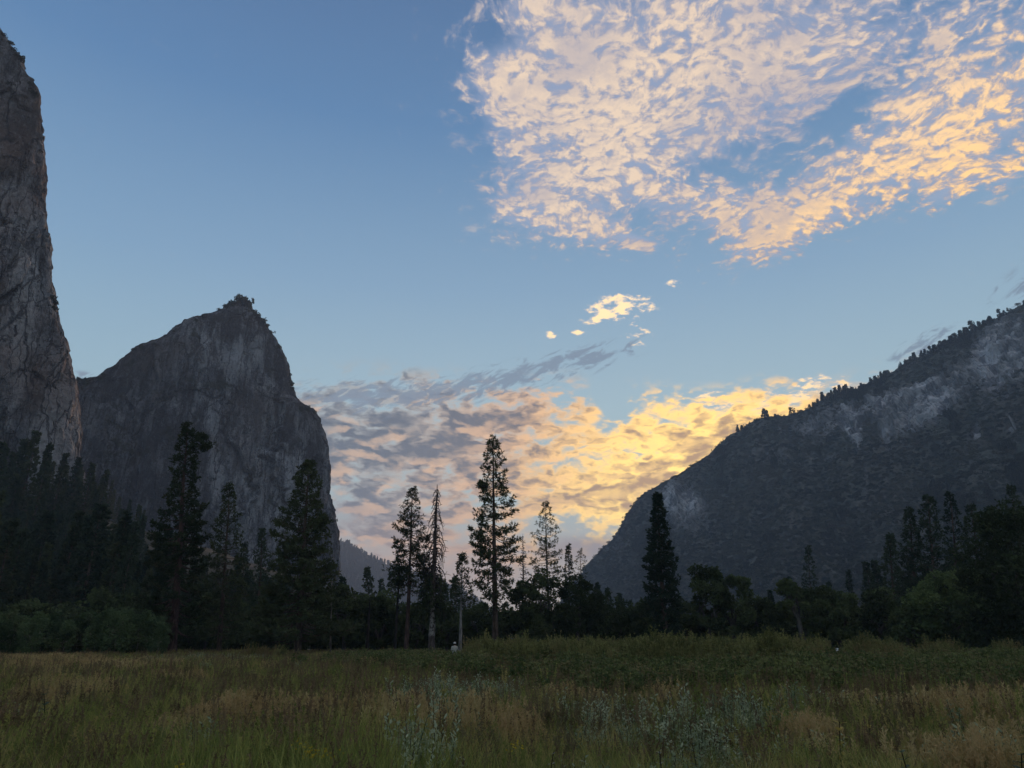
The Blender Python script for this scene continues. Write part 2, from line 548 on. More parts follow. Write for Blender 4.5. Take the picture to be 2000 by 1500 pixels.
def ground_z(x, y):
    """gentle swells of the meadow, dead flat beneath the camera's own feet"""
    x = np.asarray(x, float); y = np.asarray(y, float)
    q = np.stack([x * 0.03, y * 0.03, np.zeros_like(x)], -1).reshape(-1, 3)
    n = perlin(q).reshape(x.shape)
    fall = np.clip((np.hypot(x, y) - 4) / 20, 0, 1) * np.clip((400 - np.hypot(x, y)) / 200, 0, 1)
    return n * 0.28 * fall


GX, GY = np.meshgrid(gx, gy, indexing='ij')
V = np.stack([GX, GY, ground_z(GX, GY)], -1).reshape(-1, 3)
ground = mesh_obj('ground', V, grid_faces(len(gx), len(gy)), M_SOIL, smooth_shade=True)
tag(ground, kind='structure', label='flat meadow floor running back to the tree line')


# ------------------------------------------------------------------ cliffs as lofted, weathered rock masses
def interp_outline(pts, z):
    pts = sorted(pts, key=lambda q: q[0])
    zs = [q[0] for q in pts]; xs = [q[1] for q in pts]
    return np.interp(z, zs, xs)


def loft_rock(name, outl_l, outl_r, Y0, depth, z0, z1, nu, nv, mat, amp, power=2.6, front=0.7, seed=0.0, lean=0.0, turn=0.0):
    """horizontal sections between a left and a right outline (z, x) at distance Y0; the front half gets most columns"""
    th = np.concatenate([np.linspace(math.pi * 0.97, math.pi * 2.03, int(nu * front), endpoint=False),
                         np.linspace(math.pi * 2.03, math.pi * 2.97, nu - int(nu * front), endpoint=False)])
    zz = z0 + (z1 - z0) * np.linspace(0, 1, nv) ** 0.93
    xl = interp_outline(outl_l, zz); xr = interp_outline(outl_r, zz)
    cx = (xl + xr) / 2; hw = np.maximum((xr - xl) / 2, 0.5)
    c, s = np.cos(th), np.sin(th)
    ex = np.sign(c) * np.abs(c) ** (2 / power); ey = np.sign(s) * np.abs(s) ** (2 / power)
    T = (zz - z0) / (z1 - z0)
    dep = depth * (0.05 + 0.95 * np.clip(1 - T, 0, 1) ** 0.6)
    dep = np.minimum(dep, hw * 2 + 6)
    Xs = cx[None] + hw[None] * ex[:, None]
    Ys = Y0 + dep[None] * np.where(ey < 0, 0.32, 1.0)[:, None] * ey[:, None] + lean * T[None]
    Zs = np.repeat(zz[None], len(th), 0)
    nx = c / np.maximum(hw.mean(), 1); ny = s / (depth * 0.4)
    nl = np.hypot(nx, ny); nx, ny = nx / nl, ny / nl
    ca, sa = math.cos(turn), math.sin(turn)                 # the mass stands turned in plan
    Xs, Ys = Xs * ca + Ys * sa, -Xs * sa + Ys * ca
    nx, ny = nx * ca + ny * sa, -nx * sa + ny * ca
    P = np.stack([Xs, Ys, Zs], -1).reshape(-1, 3)
    q = P + seed
    fv, edge = facets(q * (1 / 80., 1 / 80., 1 / 300.) + fbm(q / 60.0, 4)[:, None] * 0.5)
    fv2, e2 = facets(q * (1 / 22., 1 / 22., 1 / 90.) + fbm(q / 25.0, 3)[:, None] * 0.4)
    fv3, e3 = facets(q * (1 / 8., 1 / 8., 1 / 26.) + fbm(q / 9.0, 3)[:, None] * 0.4)
    rg = fbm(q * (1 / 40., 1 / 40., 1 / 170.), 6, 0.55, ridged=True)
    fine = fbm(q * (1 / 14., 1 / 14., 1 / 30.), 4, 0.6)
    d = amp * (fv * 0.75 + fv2 * 0.22 + fv3 * 0.07 + rg * 0.55 + fine * 0.22)
    d -= amp * 0.10 * np.exp(-(e2 / 0.05) ** 2)                 # cracks between the slabs
    d -= amp * 0.25 * np.exp(-(edge / 0.025) ** 2)
    d = d.reshape(len(th), nv)
    fade = np.clip((1 - T) * 9, 0.12, 1)[None]
    d = d * fade
    sm = (amp * (fv3 * 0.16 + fine * 0.40)).reshape(len(th), nv) * np.clip((1 - T) * 30, 0.25, 1)[None]
    # outline noise is kept small so that the profile holds
    side = (np.abs(c) ** 6)[:, None]
    d = d * (1 - 0.72 * side) + sm * side * 0.8
    P = P.reshape(len(th), nv, 3)
    P[..., 0] += d * nx[:, None]; P[..., 1] += d * ny[:, None]
    P[..., 2] += (fbm(q / 18.0, 4).reshape(len(th), nv)) * 4.0 * (0.3 + T[None])
    F = grid_faces(len(th), nv, wrap=True)
    V = P.reshape(-1, 3)
    top = len(V); V = np.vstack([V, P[:, -1].mean(0)[None] + (0, 0, 2.0)])
    ring = np.arange(len(th)) * nv + nv - 1
    cap = np.stack([ring, np.roll(ring, -1), np.full(len(th), top), np.full(len(th), top)], -1)
    me_f = np.vstack([F, cap])
    # degenerate quads of the cap become triangles
    tri = np.vstack([F[:, [0, 1, 2]], F[:, [0, 2, 3]], cap[:, :3]])
    return mesh_obj(name, V, tri, mat), P


def outline(pts, D0, turn):
    """(height, offset) of the edge on an upright plane D0 metres away that faces along the heading turn"""
    o = []
    for u, v in pts:
        dx, dz = direction(u, v)
        k = D0 / (dx * math.sin(turn) + math.cos(turn))
        o.append((dz * k + EYE, (dx * math.cos(turn) - math.sin(turn)) * k))
    return o


def px_of(P):
    """photograph coordinates of points, to place rock outcrops on the slope"""
    Xc = P[:, 0]; Yw = P[:, 1]; Zw = P[:, 2] - EYE
    dep = math.cos(PITCH) * Yw + math.sin(PITCH) * Zw
    up = -math.sin(PITCH) * Yw + math.cos(PITCH) * Zw
    dep = np.maximum(dep, 1)
    return 1000 + F_PX * Xc / dep, 750 - F_PX * up / dep


def lit_pale_attr(o, lst):
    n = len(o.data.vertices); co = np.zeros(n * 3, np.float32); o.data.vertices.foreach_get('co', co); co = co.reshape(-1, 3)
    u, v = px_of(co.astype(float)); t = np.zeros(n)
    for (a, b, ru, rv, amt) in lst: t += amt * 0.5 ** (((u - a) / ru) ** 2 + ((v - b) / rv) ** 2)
    at = o.data.attributes.new('lit_pale', 'FLOAT', 'POINT'); at.data.foreach_set('value', t.astype(np.float32))


YA = 560.0
A_right = [(-6, 50), (0, 60), (18, 80), (30, 103), (44, 125), (55, 150), (72, 185), (78, 230), (84, 280), (86, 330), (86, 380), (90, 440), (94, 500),
           (101, 550), (110, 600), (120, 645), (131, 690), (140, 725), (148, 760), (152, 820), (156, 880), (160, 960), (170, 1100), (180, 1262)]
TA = math.atan2(-0.68, 1)
oa = outline(A_right, YA, TA)
ztopA = oa[0][0]
la = [(0, oa[-1][1] - 800), (ztopA * 0.6, -620), (ztopA * 1.0, -420)]
cliff_a, PA = loft_rock('cliff', la, oa, YA, 170, -5, ztopA, 560, 330, M_GRANITE, 11.0, power=3.6, front=0.78, seed=11.0, turn=TA)
tag(cliff_a, kind='structure', label='sheer grey granite wall rising out of the left edge of the view')

YB = 950.0
B_right = [(470, 590), (488, 592), (497, 612), (515, 628), (528, 650), (540, 668), (548, 690), (556, 705), (563, 730), (568, 757), (576, 782), (590, 800), (598, 800), (604, 800),
           (614, 805), (623, 822), (630, 850), (635, 880), (637, 910), (640, 950), (643, 985), (650, 1015), (655, 1050), (660, 1100), (663, 1150), (668, 1262)]
B_left = [(466, 588), (440, 598), (430, 606), (400, 618), (385, 623), (360, 632), (335, 650), (318, 662), (280, 678), (262, 684), (240, 702), (225, 718), (196, 734), (185, 744),
          (150, 750), (100, 800), (50, 860), (0, 1000), (-40, 1262)]
TB = math.atan2(-0.40, 1)
ob = outline(B_right, YB, TB); obl = outline(B_left, YB, TB)
ob[0] = (max(ob[0][0], obl[0][0]), ob[0][1])
cliff_b, PB = loft_rock('rock_spire', obl, ob, YB, 260, -5, ob[0][0], 560, 400, M_GRANITE_B, 13.0, power=2.2, front=0.78, seed=53.0, turn=TB)
tag(cliff_b, kind='structure', label='dark rounded granite spire with a sloping left shoulder')


lit_pale_attr(cliff_a, [(30, 620, 45, 90, 0.8), (70, 840, 80, 60, 0.8), (20, 400, 22, 60, 0.7), (60, 480, 30, 80, 0.35), (25, 180, 14, 40, 0.4)])
lit_pale_attr(cliff_b, [(500, 860, 70, 150, 0.75), (440, 690, 60, 45, 0.55), (340, 790, 60, 20, 0.45), (440, 960, 60, 80, 0.6), (600, 950, 25, 90, 0.3), (300, 860, 60, 40, 0.3), (560, 1000, 50, 60, 0.4)])  # paler right side of the spire: light on that face put into the colour

# ------------------------------------------------------------------ mountain slope on the right
def skyline(pts, dist):
    """ridge points (u, v) each at its own distance"""
    return np.array([tuple(place(u, v, Y)) for (u, v), Y in zip(pts, dist)])


C_pts = [(1030, 1262), (1090, 1200), (1125, 1140), (1152, 1108), (1168, 1082), (1200, 1052), (1214, 1030), (1225, 1003), (1240, 985), (1262, 962), (1285, 948), (1300, 940), (1330, 925),
         (1352, 910), (1385, 890), (1405, 868), (1425, 850), (1447, 842), (1462, 828), (1480, 820), (1505, 814), (1530, 814), (1550, 810), (1575, 800), (1600, 785), (1640, 768),
         (1690, 755), (1730, 738), (1770, 708), (1820, 688), (1870, 660), (1920, 632), (1960, 615), (2000, 595), (2080, 560), (2200, 500), (2400, 430)]
t = np.array([(u - 1030) / 1370 for u, v in C_pts])
C_dist = 2150 - 1150 * t ** 0.75
ridge = skyline(C_pts, C_dist)
cum = np.r_[0, np.cumsum(np.linalg.norm(np.diff(ridge, axis=0), axis=1))]
NS, NT = 760, 430
ss = np.linspace(0, cum[-1], NS)
RG = np.stack([np.interp(ss, cum, ridge[:, k]) for k in range(3)], -1)
# foot line of the slope, nearer than the ridge
ft = np.linspace(0, 1, NS)
foot = np.stack([300 + 0 * ft, 0 * ft, 0 * ft], -1)
fx = np.interp(ft, [0, 0.25, 0.5, 0.75, 1.0], [190, 250, 330, 430, 620])
fy = np.interp(ft, [0, 0.25, 0.5, 0.75, 1.0], [2050, 1150, 700, 420, 240])
foot = np.stack([fx, fy, np.full(NS, -3.0)], -1)
tt = np.concatenate([np.linspace(0, 1, NT - 50), 1 + np.linspace(0.02, 0.7, 50)])
prof = np.where(tt < 1, 0.30 * tt + 0.70 * tt ** 1.7, 1 - (tt - 1) * 1.1 - (tt - 1) ** 2)
prof[tt < 0.9] = prof[tt < 0.9]
C3 = foot[:, None] + (RG - foot)[:, None] * tt[None, :, None]
C3[..., 2] = foot[:, None, 2] + (RG[:, None, 2] - foot[:, None, 2]) * prof[None]
q = C3.reshape(-1, 3)
TT = np.repeat(tt[None], NS, 0).ravel()
SS = np.repeat(np.linspace(0, 1, NS)[:, None], NT, 1).ravel()
gull = fbm(np.stack([SS * 16 + 0.25 * fbm(q / 120., 3), TT * 1.6, q[:, 2] * 0], -1), 5, 0.55, ridged=True)
lump = fbm(q / 70.0, 5, 0.55)
fv, ed = facets(q / (38., 38., 50.) + fbm(q / 40.0, 3)[:, None] * 0.4)
fv2, ed2 = facets(q / (15., 15., 22.) + fbm(q / 16.0, 3)[:, None] * 0.4)


pu, pv = px_of(q)
rocky = np.zeros(len(q))
for (u, v, ru, rv, a, amt) in [(1330, 990, 70, 34, -35, 0.85), (1350, 1000, 34, 50, 0, 0.55), (1215, 1065, 34, 44, 0, 0.45), (1560, 840, 70, 30, 0, 0.50),
                               (1520, 905, 80, 22, -10, 0.40), (1800, 812, 62, 26, 35, 1.5), (1970, 690, 50, 62, 0, 1.5), (1900, 780, 60, 40, 0, 0.40),
                               (1735, 855, 7, 38, 8, 1.0), (1672, 850, 12, 36, 20, 0.95), (1705, 955, 5, 30, -10, 0.7), (1912, 855, 9, 18, -20, 1.0), (1985, 850, 9, 9, 0, 1.1),
                               (1830, 760, 180, 26, 24, 0.36), (1640, 820, 60, 30, 22, 0.40), (1740, 800, 70, 24, 0, 0.42), (1270, 1130, 50, 60, 0, 0.3), (1490, 1010, 16, 40, -30, 0.4), (1640, 900, 40, 10, 0, .4)]:
    ca, sa = math.cos(R(a)), math.sin(R(a))
    du, dv = pu - u, -(pv - v)
    e = ((du * ca + dv * sa) / ru) ** 2 + ((-du * sa + dv * ca) / rv) ** 2
    rocky += amt * 0.5 ** e
rocky = rocky * np.where(TT <= 1.02, 1, 0)
rn = rocky + lump * 0.35
rk_w = np.clip((rn - 0.35) / 0.3, 0, 1)
scrub = fbm(q / 5.5, 3, 0.6)
env = np.clip(1 - ((TT - 1) / 0.05) ** 2, 0, 1)           # the skyline itself keeps its line
dsp = (gull * 20 + lump * 20) * (1 - 0.85 * env) + rk_w * (fv * 15 + fv2 * 6 - 5 * np.exp(-(ed2 / 0.07) ** 2)) * (1 - 0.5 * env) + scrub * 2.2 + lump * 1.5
base_keep = np.clip(TT / 0.06, 0, 1)
d1 = np.gradient(C3, axis=0); d2 = np.gradient(C3, axis=1)
nr = np.cross(d1, d2).reshape(-1, 3); nr /= np.linalg.norm(nr, axis=1)[:, None] + 1e-9
nr[nr[:, 2] < 0] *= -1
PC = q + nr * (dsp * base_keep)[:, None]
slope = mesh_obj('mountain_slope', PC, grid_faces(NS, NT)[:, ::-1], M_SLOPE, smooth_shade=False)
at = slope.data.attributes.new('rocky', 'FLOAT', 'POINT'); at.data.foreach_set('value', (rocky).astype(np.float32))
at = slope.data.attributes.new('spur', 'FLOAT', 'POINT'); at.data.foreach_set('value', gull.astype(np.float32))
tag(slope, kind='structure', label='long scrub covered mountainside with pale granite outcrops')
PCg = PC.reshape(NS, NT, 3); NRg = nr.reshape(NS, NT, 3)

# ------------------------------------------------------------------ far ridge in the gap of the valley
D_pts = [(560, 1000), (600, 1030), (640, 1046), (655, 1052), (680, 1062), (700, 1075), (730, 1090), (760, 1105), (800, 1118), (840, 1130), (880, 1142), (910, 1160), (960, 1195), (1010, 1225), (1060, 1250)]
rd = skyline(D_pts, [3400 - 20 * i for i in range(len(D_pts))])
nd = 220
uu = np.linspace(0, len(D_pts) - 1, nd)
RD = np.stack([np.interp(uu, np.arange(len(D_pts)), rd[:, k]) for k in range(3)], -1)
fd = RD.copy(); fd[:, 1] -= 1100; fd[:, 2] = -3; fd[:, 0] = fd[:, 0] * 0.75
td = np.concatenate([np.linspace(0, 1, 80), 1 + np.linspace(0.03, 0.8, 14)])
pd_ = np.where(td <= 1, td ** 1.25, 1 - (td - 1) * 0.9)
D3 = fd[:, None] + (RD - fd)[:, None] * td[None, :, None]
D3[..., 2] = -3 + (RD[:, None, 2] + 3) * pd_[None]
qd = D3.reshape(-1, 3)
D3[..., 2] += (fbm(qd / 160.0, 5).reshape(nd, len(td)) * 22 * np.clip(np.abs(1 - td) * 6, 0.05, 1)[None])
far_ridge = mesh_obj('distant_ridge', D3.reshape(-1, 3), grid_faces(nd, len(td))[:, ::-1], M_FLOOR, smooth_shade=True)
tag(far_ridge, kind='structure', label='low forested ridge far down the valley, faded by haze')

# ------------------------------------------------------------------ talus under the left walls, carrying the forest
TSX, TSY = 150, 120
xs = np.linspace(-900, -40, TSX); ys = np.linspace(120, 980, TSY)
SX, SY = np.meshgrid(xs, ys, indexing='ij')


def talus_z(x, y):
    x = np.asarray(x, float); y = np.asarray(y, float)
    # foot runs diagonally: the slope begins close by on the left and farther off to the right
    foot_y = np.interp(x, [-900, -300, -150, -60, 0], [150, 170, 210, 330, 700])
    h = np.clip(y - foot_y, 0, None)
    lim = np.interp(x, [-900, -420, -250, -120, -40], [1.0, 0.95, 0.6, 0.25, 0.04])
    n = fbm(np.stack([x / 60, y / 60, 0 * x], -1).reshape(-1, 3), 4).reshape(x.shape)
    return np.minimum(h * 0.50 * lim, 120 * lim) + n * np.clip(h / 40, 0, 1) * 8 - 2.0 * (h <= 0)


SZ = talus_z(SX, SY)
talus = mesh_obj('hillside', np.stack([SX, SY, SZ], -1).reshape(-1, 3), grid_faces(TSX, TSY), M_FLOOR, smooth_shade=True)
tag(talus, kind='structure', label='dark forested hillside under the left granite walls')
# ------------------------------------------------------------------ plant materials
def foliage_material(name, dark, light, warm=None, scale=0.5, transl=0.25):
    m, nt, b = new_mat(name)
    info = X(nt.nodes.new('ShaderNodeObjectInfo').outputs['Random'])
    p = geo_pos(nt)
    n1 = noise(p, scale, 4, 0.6)
    c = mixc(smooth(n1 + (info - 0.5) * 0.25, 0.38, 0.64), dark, light)
    if warm: c = mixc(smooth(noise(vadd(p, (50, 0, 0)), scale * 0.6, 3, 0.6), 0.56, 0.70) * 0.6, c, warm)
    set_in(b, 'Base Color', c); b.inputs['Roughness'].default_value = 0.75
    b.inputs['Specular IOR Level'].default_value = 0.15
    if transl:
        t = nt.nodes.new('ShaderNodeBsdfTranslucent'); mx = nt.nodes.new('ShaderNodeMixShader')
        nt.links.new(c.s, t.inputs[0]); mx.inputs[0].default_value = transl
        nt.links.new(b.outputs[0], mx.inputs[1]); nt.links.new(t.outputs[0], mx.inputs[2])
        o = [n for n in nt.nodes if n.type == 'OUTPUT_MATERIAL'][0]
        nt.links.new(mx.outputs[0], o.inputs[0])
    return m


def bark_material(name, dark, light, sc=1.0):
    m, nt, b = new_mat(name)
    p = obj_coord(nt)
    n1 = noise(vmul(p, (1, 1, 0.22)), 4.0 * sc, 6, 0.65, 0.6)
    n2 = noise(vmul(p, (1, 1, 0.6)), 0.35 * sc, 4, 0.6)
    c = mixc(smooth(n1 * 0.6 + n2 * 0.5, 0.46, 0.62), dark, light)
    set_in(b, 'Base Color', c)
    bump(nt, b, n1, 0.8, 0.12)
    return m


M_NEEDLE = foliage_material('pine_needles', (0.034, 0.049, 0.023), (0.078, 0.096, 0.044), (0.104, 0.091, 0.044))
M_FIR = foliage_material('fir_needles', (0.026, 0.044, 0.026), (0.060, 0.083, 0.047))
M_FIR_FAR = foliage_material('far_needles', (0.020, 0.030, 0.018), (0.048, 0.062, 0.036), (0.06, 0.055, 0.04), 0.2)
M_SCRUB = foliage_material('scrub_leaves', (0.019, 0.030, 0.020), (0.075, 0.087, 0.058), (0.090, 0.083, 0.064), 0.014)
M_DEADNEEDLE = foliage_material('brown_needles', (0.045, 0.034, 0.024), (0.10, 0.065, 0.040))
M_OAK = foliage_material('oak_leaves', (0.038, 0.054, 0.023), (0.101, 0.132, 0.054), None, 0.35)
M_OAK_BRIGHT = foliage_material('light_oak_leaves', (0.068, 0.101, 0.038), (0.162, 0.216, 0.081), None, 0.30)
M_WILLOW = foliage_material('willow_leaves', (0.048, 0.079, 0.036), (0.114, 0.162, 0.072), (0.120, 0.102, 0.060), 0.30)
M_BARK = bark_material('pine_bark', (0.040, 0.028, 0.022), (0.120, 0.085, 0.066))
M_BARK_RED = bark_material('reddish_bark', (0.040, 0.024, 0.022), (0.110, 0.068, 0.058))
M_BARK_OAK = bark_material('oak_bark', (0.040, 0.036, 0.032), (0.110, 0.098, 0.086))
M_BARK_PALE = bark_material('pale_weathered_wood', (0.10, 0.092, 0.085), (0.26, 0.24, 0.225))
M_BARK_SNAG = bark_material('weathered_wood', (0.10, 0.085, 0.075), (0.27, 0.24, 0.21))
M_STRIPPED = bark_material('partly_stripped_bark', (0.045, 0.033, 0.030), (0.105, 0.080, 0.070))
X.nt = M_STRIPPED.node_tree                        # the bark has come off between three and nine metres up
_b = [n for n in X.nt.nodes if n.type == 'BSDF_PRINCIPLED'][0]; _c = X(_b.inputs['Base Color'].links[0].from_socket)
_p = obj_coord(X.nt); _s = X.nt.nodes.new('ShaderNodeSeparateXYZ'); X.nt.links.new(_p.s, _s.inputs[0]); _z = X(_s.outputs[2]) + (noise(_p, 0.8, 4, 0.6) - 0.5) * 4.0
X.nt.links.new(mixc(smooth(_z, 2.6, 3.2) * smooth(_z, 9.5, 7.0) * smooth(noise(_p, 2.2, 4, 0.6), 0.40, 0.52), _c, (0.26, 0.24, 0.22)).s, _b.inputs['Base Color'])
M_BURNT = bark_material('charred_wood', (0.012, 0.011, 0.012), (0.045, 0.038, 0.036))


class Soup:
    """gathers triangles with a material slot each"""
    def __init__(self): self.v = []; self.f = []; self.m = []; self.n = 0
    def add(self, V, F, slot=0):
        V = np.asarray(V, np.float32).reshape(-1, 3); F = np.asarray(F, np.int64).reshape(-1, 3)
        self.v.append(V); self.f.append(F + self.n); self.m.append(np.full(len(F), slot)); self.n += len(V)
    def tube(self, pts, rad, sides=4, slot=0, wob=0.0, rng=None):
        pts = np.asarray(pts, float); rad = np.asarray(rad, float)
        d = np.gradient(pts, axis=0); d /= np.linalg.norm(d, axis=1)[:, None] + 1e-9
        ref = np.array([0, 0, 1.0]) if abs(d[0][2]) < 0.8 else np.array([1.0, 0, 0])
        a = np.cross(d, ref); a /= np.linalg.norm(a, axis=1)[:, None] + 1e-9
        b = np.cross(d, a)
        th = np.linspace(0, 2 * np.pi, sides, endpoint=False)
        rr = rad[:, None] * (1 + (rng.normal(0, wob, (len(pts), sides)) if wob and rng is not None else 0))
        V = pts[:, None] + rr[..., None] * (np.cos(th)[None, :, None] * a[:, None] + np.sin(th)[None, :, None] * b[:, None])
        n = len(pts); i = np.arange(n * sides).reshape(n, sides); j = np.roll(i, -1, 1)
        q = np.stack([i[:-1], i[1:], j[1:], j[:-1]], -1).reshape(-1, 4)
        F = np.vstack([q[:, [0, 1, 2]], q[:, [0, 2, 3]]])
        self.add(V.reshape(-1, 3), F, slot)
    def tufts(self, C, Dn, size, k, width, rng, slot=0, spread=0.9, flat=1.0):
        """bunches of k slim leaves at each centre C, pointing about Dn"""
        C = np.asarray(C, float).reshape(-1, 3); Dn = np.asarray(Dn, float).reshape(-1, 3)
        N = len(C)
        if N == 0: return
        size = np.broadcast_to(size, (N,))
        dv = Dn[:, None] + rng.normal(0, spread, (N, k, 3)) * (1, 1, flat)
        dv /= np.linalg.norm(dv, axis=2)[..., None] + 1e-9
        sd = np.cross(dv, rng.normal(0, 1, (N, k, 3))); sd /= np.linalg.norm(sd, axis=2)[..., None] + 1e-9
        L = size[:, None] * rng.uniform(0.6, 1.15, (N, k)); W = width * size[:, None] * rng.uniform(0.7, 1.3, (N, k))
        base = C[:, None] + rng.normal(0, 0.12, (N, k, 3)) * size[:, None, None]
        tip = base + dv * L[..., None]
        mid = base + dv * (L * 0.45)[..., None]
        V = np.stack([base, mid + sd * W[..., None], tip, mid - sd * W[..., None]], 2).reshape(-1, 3)
        i = np.arange(N * k) * 4
        F = np.vstack([np.stack([i, i + 1, i + 2], 1), np.stack([i, i + 2, i + 3], 1)])
        self.add(V, F, slot)
    def build(self, name, mats):
        V = np.vstack(self.v); F = np.vstack(self.f); M = np.concatenate(self.m)
        return raw_mesh(name, V, F, mats=mats, mat_idx=M, smooth_shade=False)


def tree_from(name, parts, loc, rz=0, scale=1.0):
    """an Empty at the foot of the tree with its meshes beneath it"""
    e = empty(name, loc, rz); e.scale = (scale,) * 3 if not hasattr(scale, '__len__') else scale
    for pn, me in parts:
        o = bpy.data.objects.new(pn, me); COL.objects.link(o); o.parent = e
    return e


def copy_tree(src, loc, rz, scale):
    e = src.copy(); COL.objects.link(e); e.location = loc; e.rotation_euler = (0, 0, rz)
    e.scale = scale if hasattr(scale, '__len__') else (scale,) * 3
    for ch in src.children:
        c = ch.copy(); COL.objects.link(c); c.parent = e
    return e


def trunk_path(H, lean, rng, n=14, wob=0.004):
    t = np.linspace(0, 1, n)
    w = np.cumsum(rng.normal(0, wob * H, (n, 2)), 0) * t[:, None] * 0.6
    w -= t[:, None] * w[-1]
    x = lean[0] * t + w[:, 0]; y = lean[1] * t + w[:, 1]
    return np.stack([x, y, H * t], 1)


def conifer_mesh(H, half, rng, base=0.15, lean=(0, 0), profile='pine', nb=110, tuft=0.5, k=7, width=0.16, dense=1.0, droop=0.3,
                 trunk_r=0.45, mats=None, gaps=0.15, patch=None, top_fac=0.1, twig=1.0, bark=None, dead_low=0.0, clump=True, sides=8, spread=0.9, lop=None):
    """returns (trunk mesh, crown mesh); half is the widest half-width of the crown"""
    half = half * 1.22
    dense = dense * 1.35
    path = trunk_path(H, lean, rng)
    tz = path[:, 2] / H
    at = lambda t: np.array([np.interp(t, tz, path[:, i]) for i in range(3)])
    T = Soup()
    tt = np.concatenate([[0, 0.01, 0.03], np.linspace(0.07, 1, 15)])
    rad = trunk_r * (np.maximum(1 - tt, 0.0) ** 0.85 * 0.92 + 0.05) + trunk_r * 0.35 * np.exp(-tt / 0.015)
    T.tube(np.array([at(t) for t in tt]), rad, sides, 0, 0.06, rng)
    tm = T.build('trunk', [bark or M_BARK])
    C = Soup()
    prof = {'pine': lambda s: (0.30 + 0.70 * min(1, s / 0.35)) * (1 - s) ** 0.75 * 1.25,
            'column': lambda s: min(1.0, (1 - s) * 2.4 + 0.06) * (0.75 + 0.25 * min(1, s / 0.2)),
            'cone': lambda s: (1 - s) ** 0.9,
            'sparse': lambda s: min(1.0, (1 - s) * 1.9 + 0.08) * (0.8 + 0.2 * min(1, s / 0.3))}[profile] if isinstance(profile, str) else profile
    ang = rng.uniform(0, 6.28)
    tc_, td_, ts_ = [], [], []
    for i in range(nb):
        s = (i + rng.uniform(-0.4, 0.4)) / nb; s = min(max(s, 0), 0.995)
        s = s ** 0.92
        t = base + (1 - base) * s
        ang += 2.4 + rng.normal(0, 0.5)
        if rng.random() < gaps: continue
        L = half * prof(s) * rng.uniform(0.62, 1.12)
        if lop is not None: L *= lop(ang, s)
        L = max(L, 0.012 * H)
        up = np.interp(s, [0, 0.5, 1], [-droop, -droop * 0.4, 0.75]) + rng.normal(0, 0.10)
        h = np.array([math.cos(ang), math.sin(ang), 0])
        p0 = at(t); m = 5
        q = np.linspace(0, 1, m)
        z = L * (up * q - 0.18 * np.sin(q * math.pi) * droop * 1.5 + 0.22 * q ** 2.5)
        side = np.cross(h, (0, 0, 1)) * rng.normal(0, 0.12) * L
        bp = p0 + h * (L * q)[:, None] + side * (q ** 2)[:, None]; bp[:, 2] += z
        br = np.linspace(max(0.035, 0.018 * L + trunk_r * 0.05), 0.015, m)
        C.tube(bp, br, 3, 1)
        if s < dead_low and rng.random() < 0.75:
            continue
        nt_ = max(3, int(L * 2.6 * dense * twig))
        for j in range(nt_):
            f = rng.uniform(0.28 if clump else 0.12, 1.0) ** 0.8
            pp = np.array([np.interp(f, q, bp[:, i]) for i in range(3)])
            sgn = 1 if j % 2 else -1
            wd = h * 0.55 + np.cross(h, (0, 0, 1)) * sgn * rng.uniform(0.3, 1.0) + np.array([0, 0, rng.normal(0.12, 0.22)])
            wd /= np.linalg.norm(wd)
            wl = L * rng.uniform(0.12, 0.30) * (1.15 - f * 0.6) + 0.25
            if clump and wl > 0.7: C.tube(np.array([pp, pp + wd * wl]), [0.02, 0.008], 3, 1)
            nn = max(1, int(wl * 2.4 * dense / max(tuft, 0.2) * 0.6))
            for r in range(nn):
                g = (r + 1) / nn
                tc_.append(pp + wd * wl * g + rng.normal(0, 0.08, 3)); td_.append(wd + (0, 0, 0.25)); ts_.append(tuft * rng.uniform(0.7, 1.2))
        tc_.append(bp[-1]); td_.append(h + (0, 0, 0.5)); ts_.append(tuft)
    # leader
    for g in np.linspace(0.965, 1.0, 6):
        tc_.append(at(g)); td_.append((0, 0, 1.2)); ts_.append(tuft * 0.8)
    if patch:
        for (t, rr, n_, off) in patch:
            ctr = at(t) + off
            pt = ctr + rng.normal(0, 1, (n_, 3)) * rr * (0.6, 0.6, 0.35)
            for p_ in pt: tc_.append(p_); td_.append(rng.normal(0, 0.6, 3)); ts_.append(tuft)
    C.tufts(tc_, td_, np.array(ts_), k, width, rng, 0, spread)
    cm = C.build('crown', [mats[0] if mats else M_NEEDLE, bark or M_BARK])
    return tm, cm


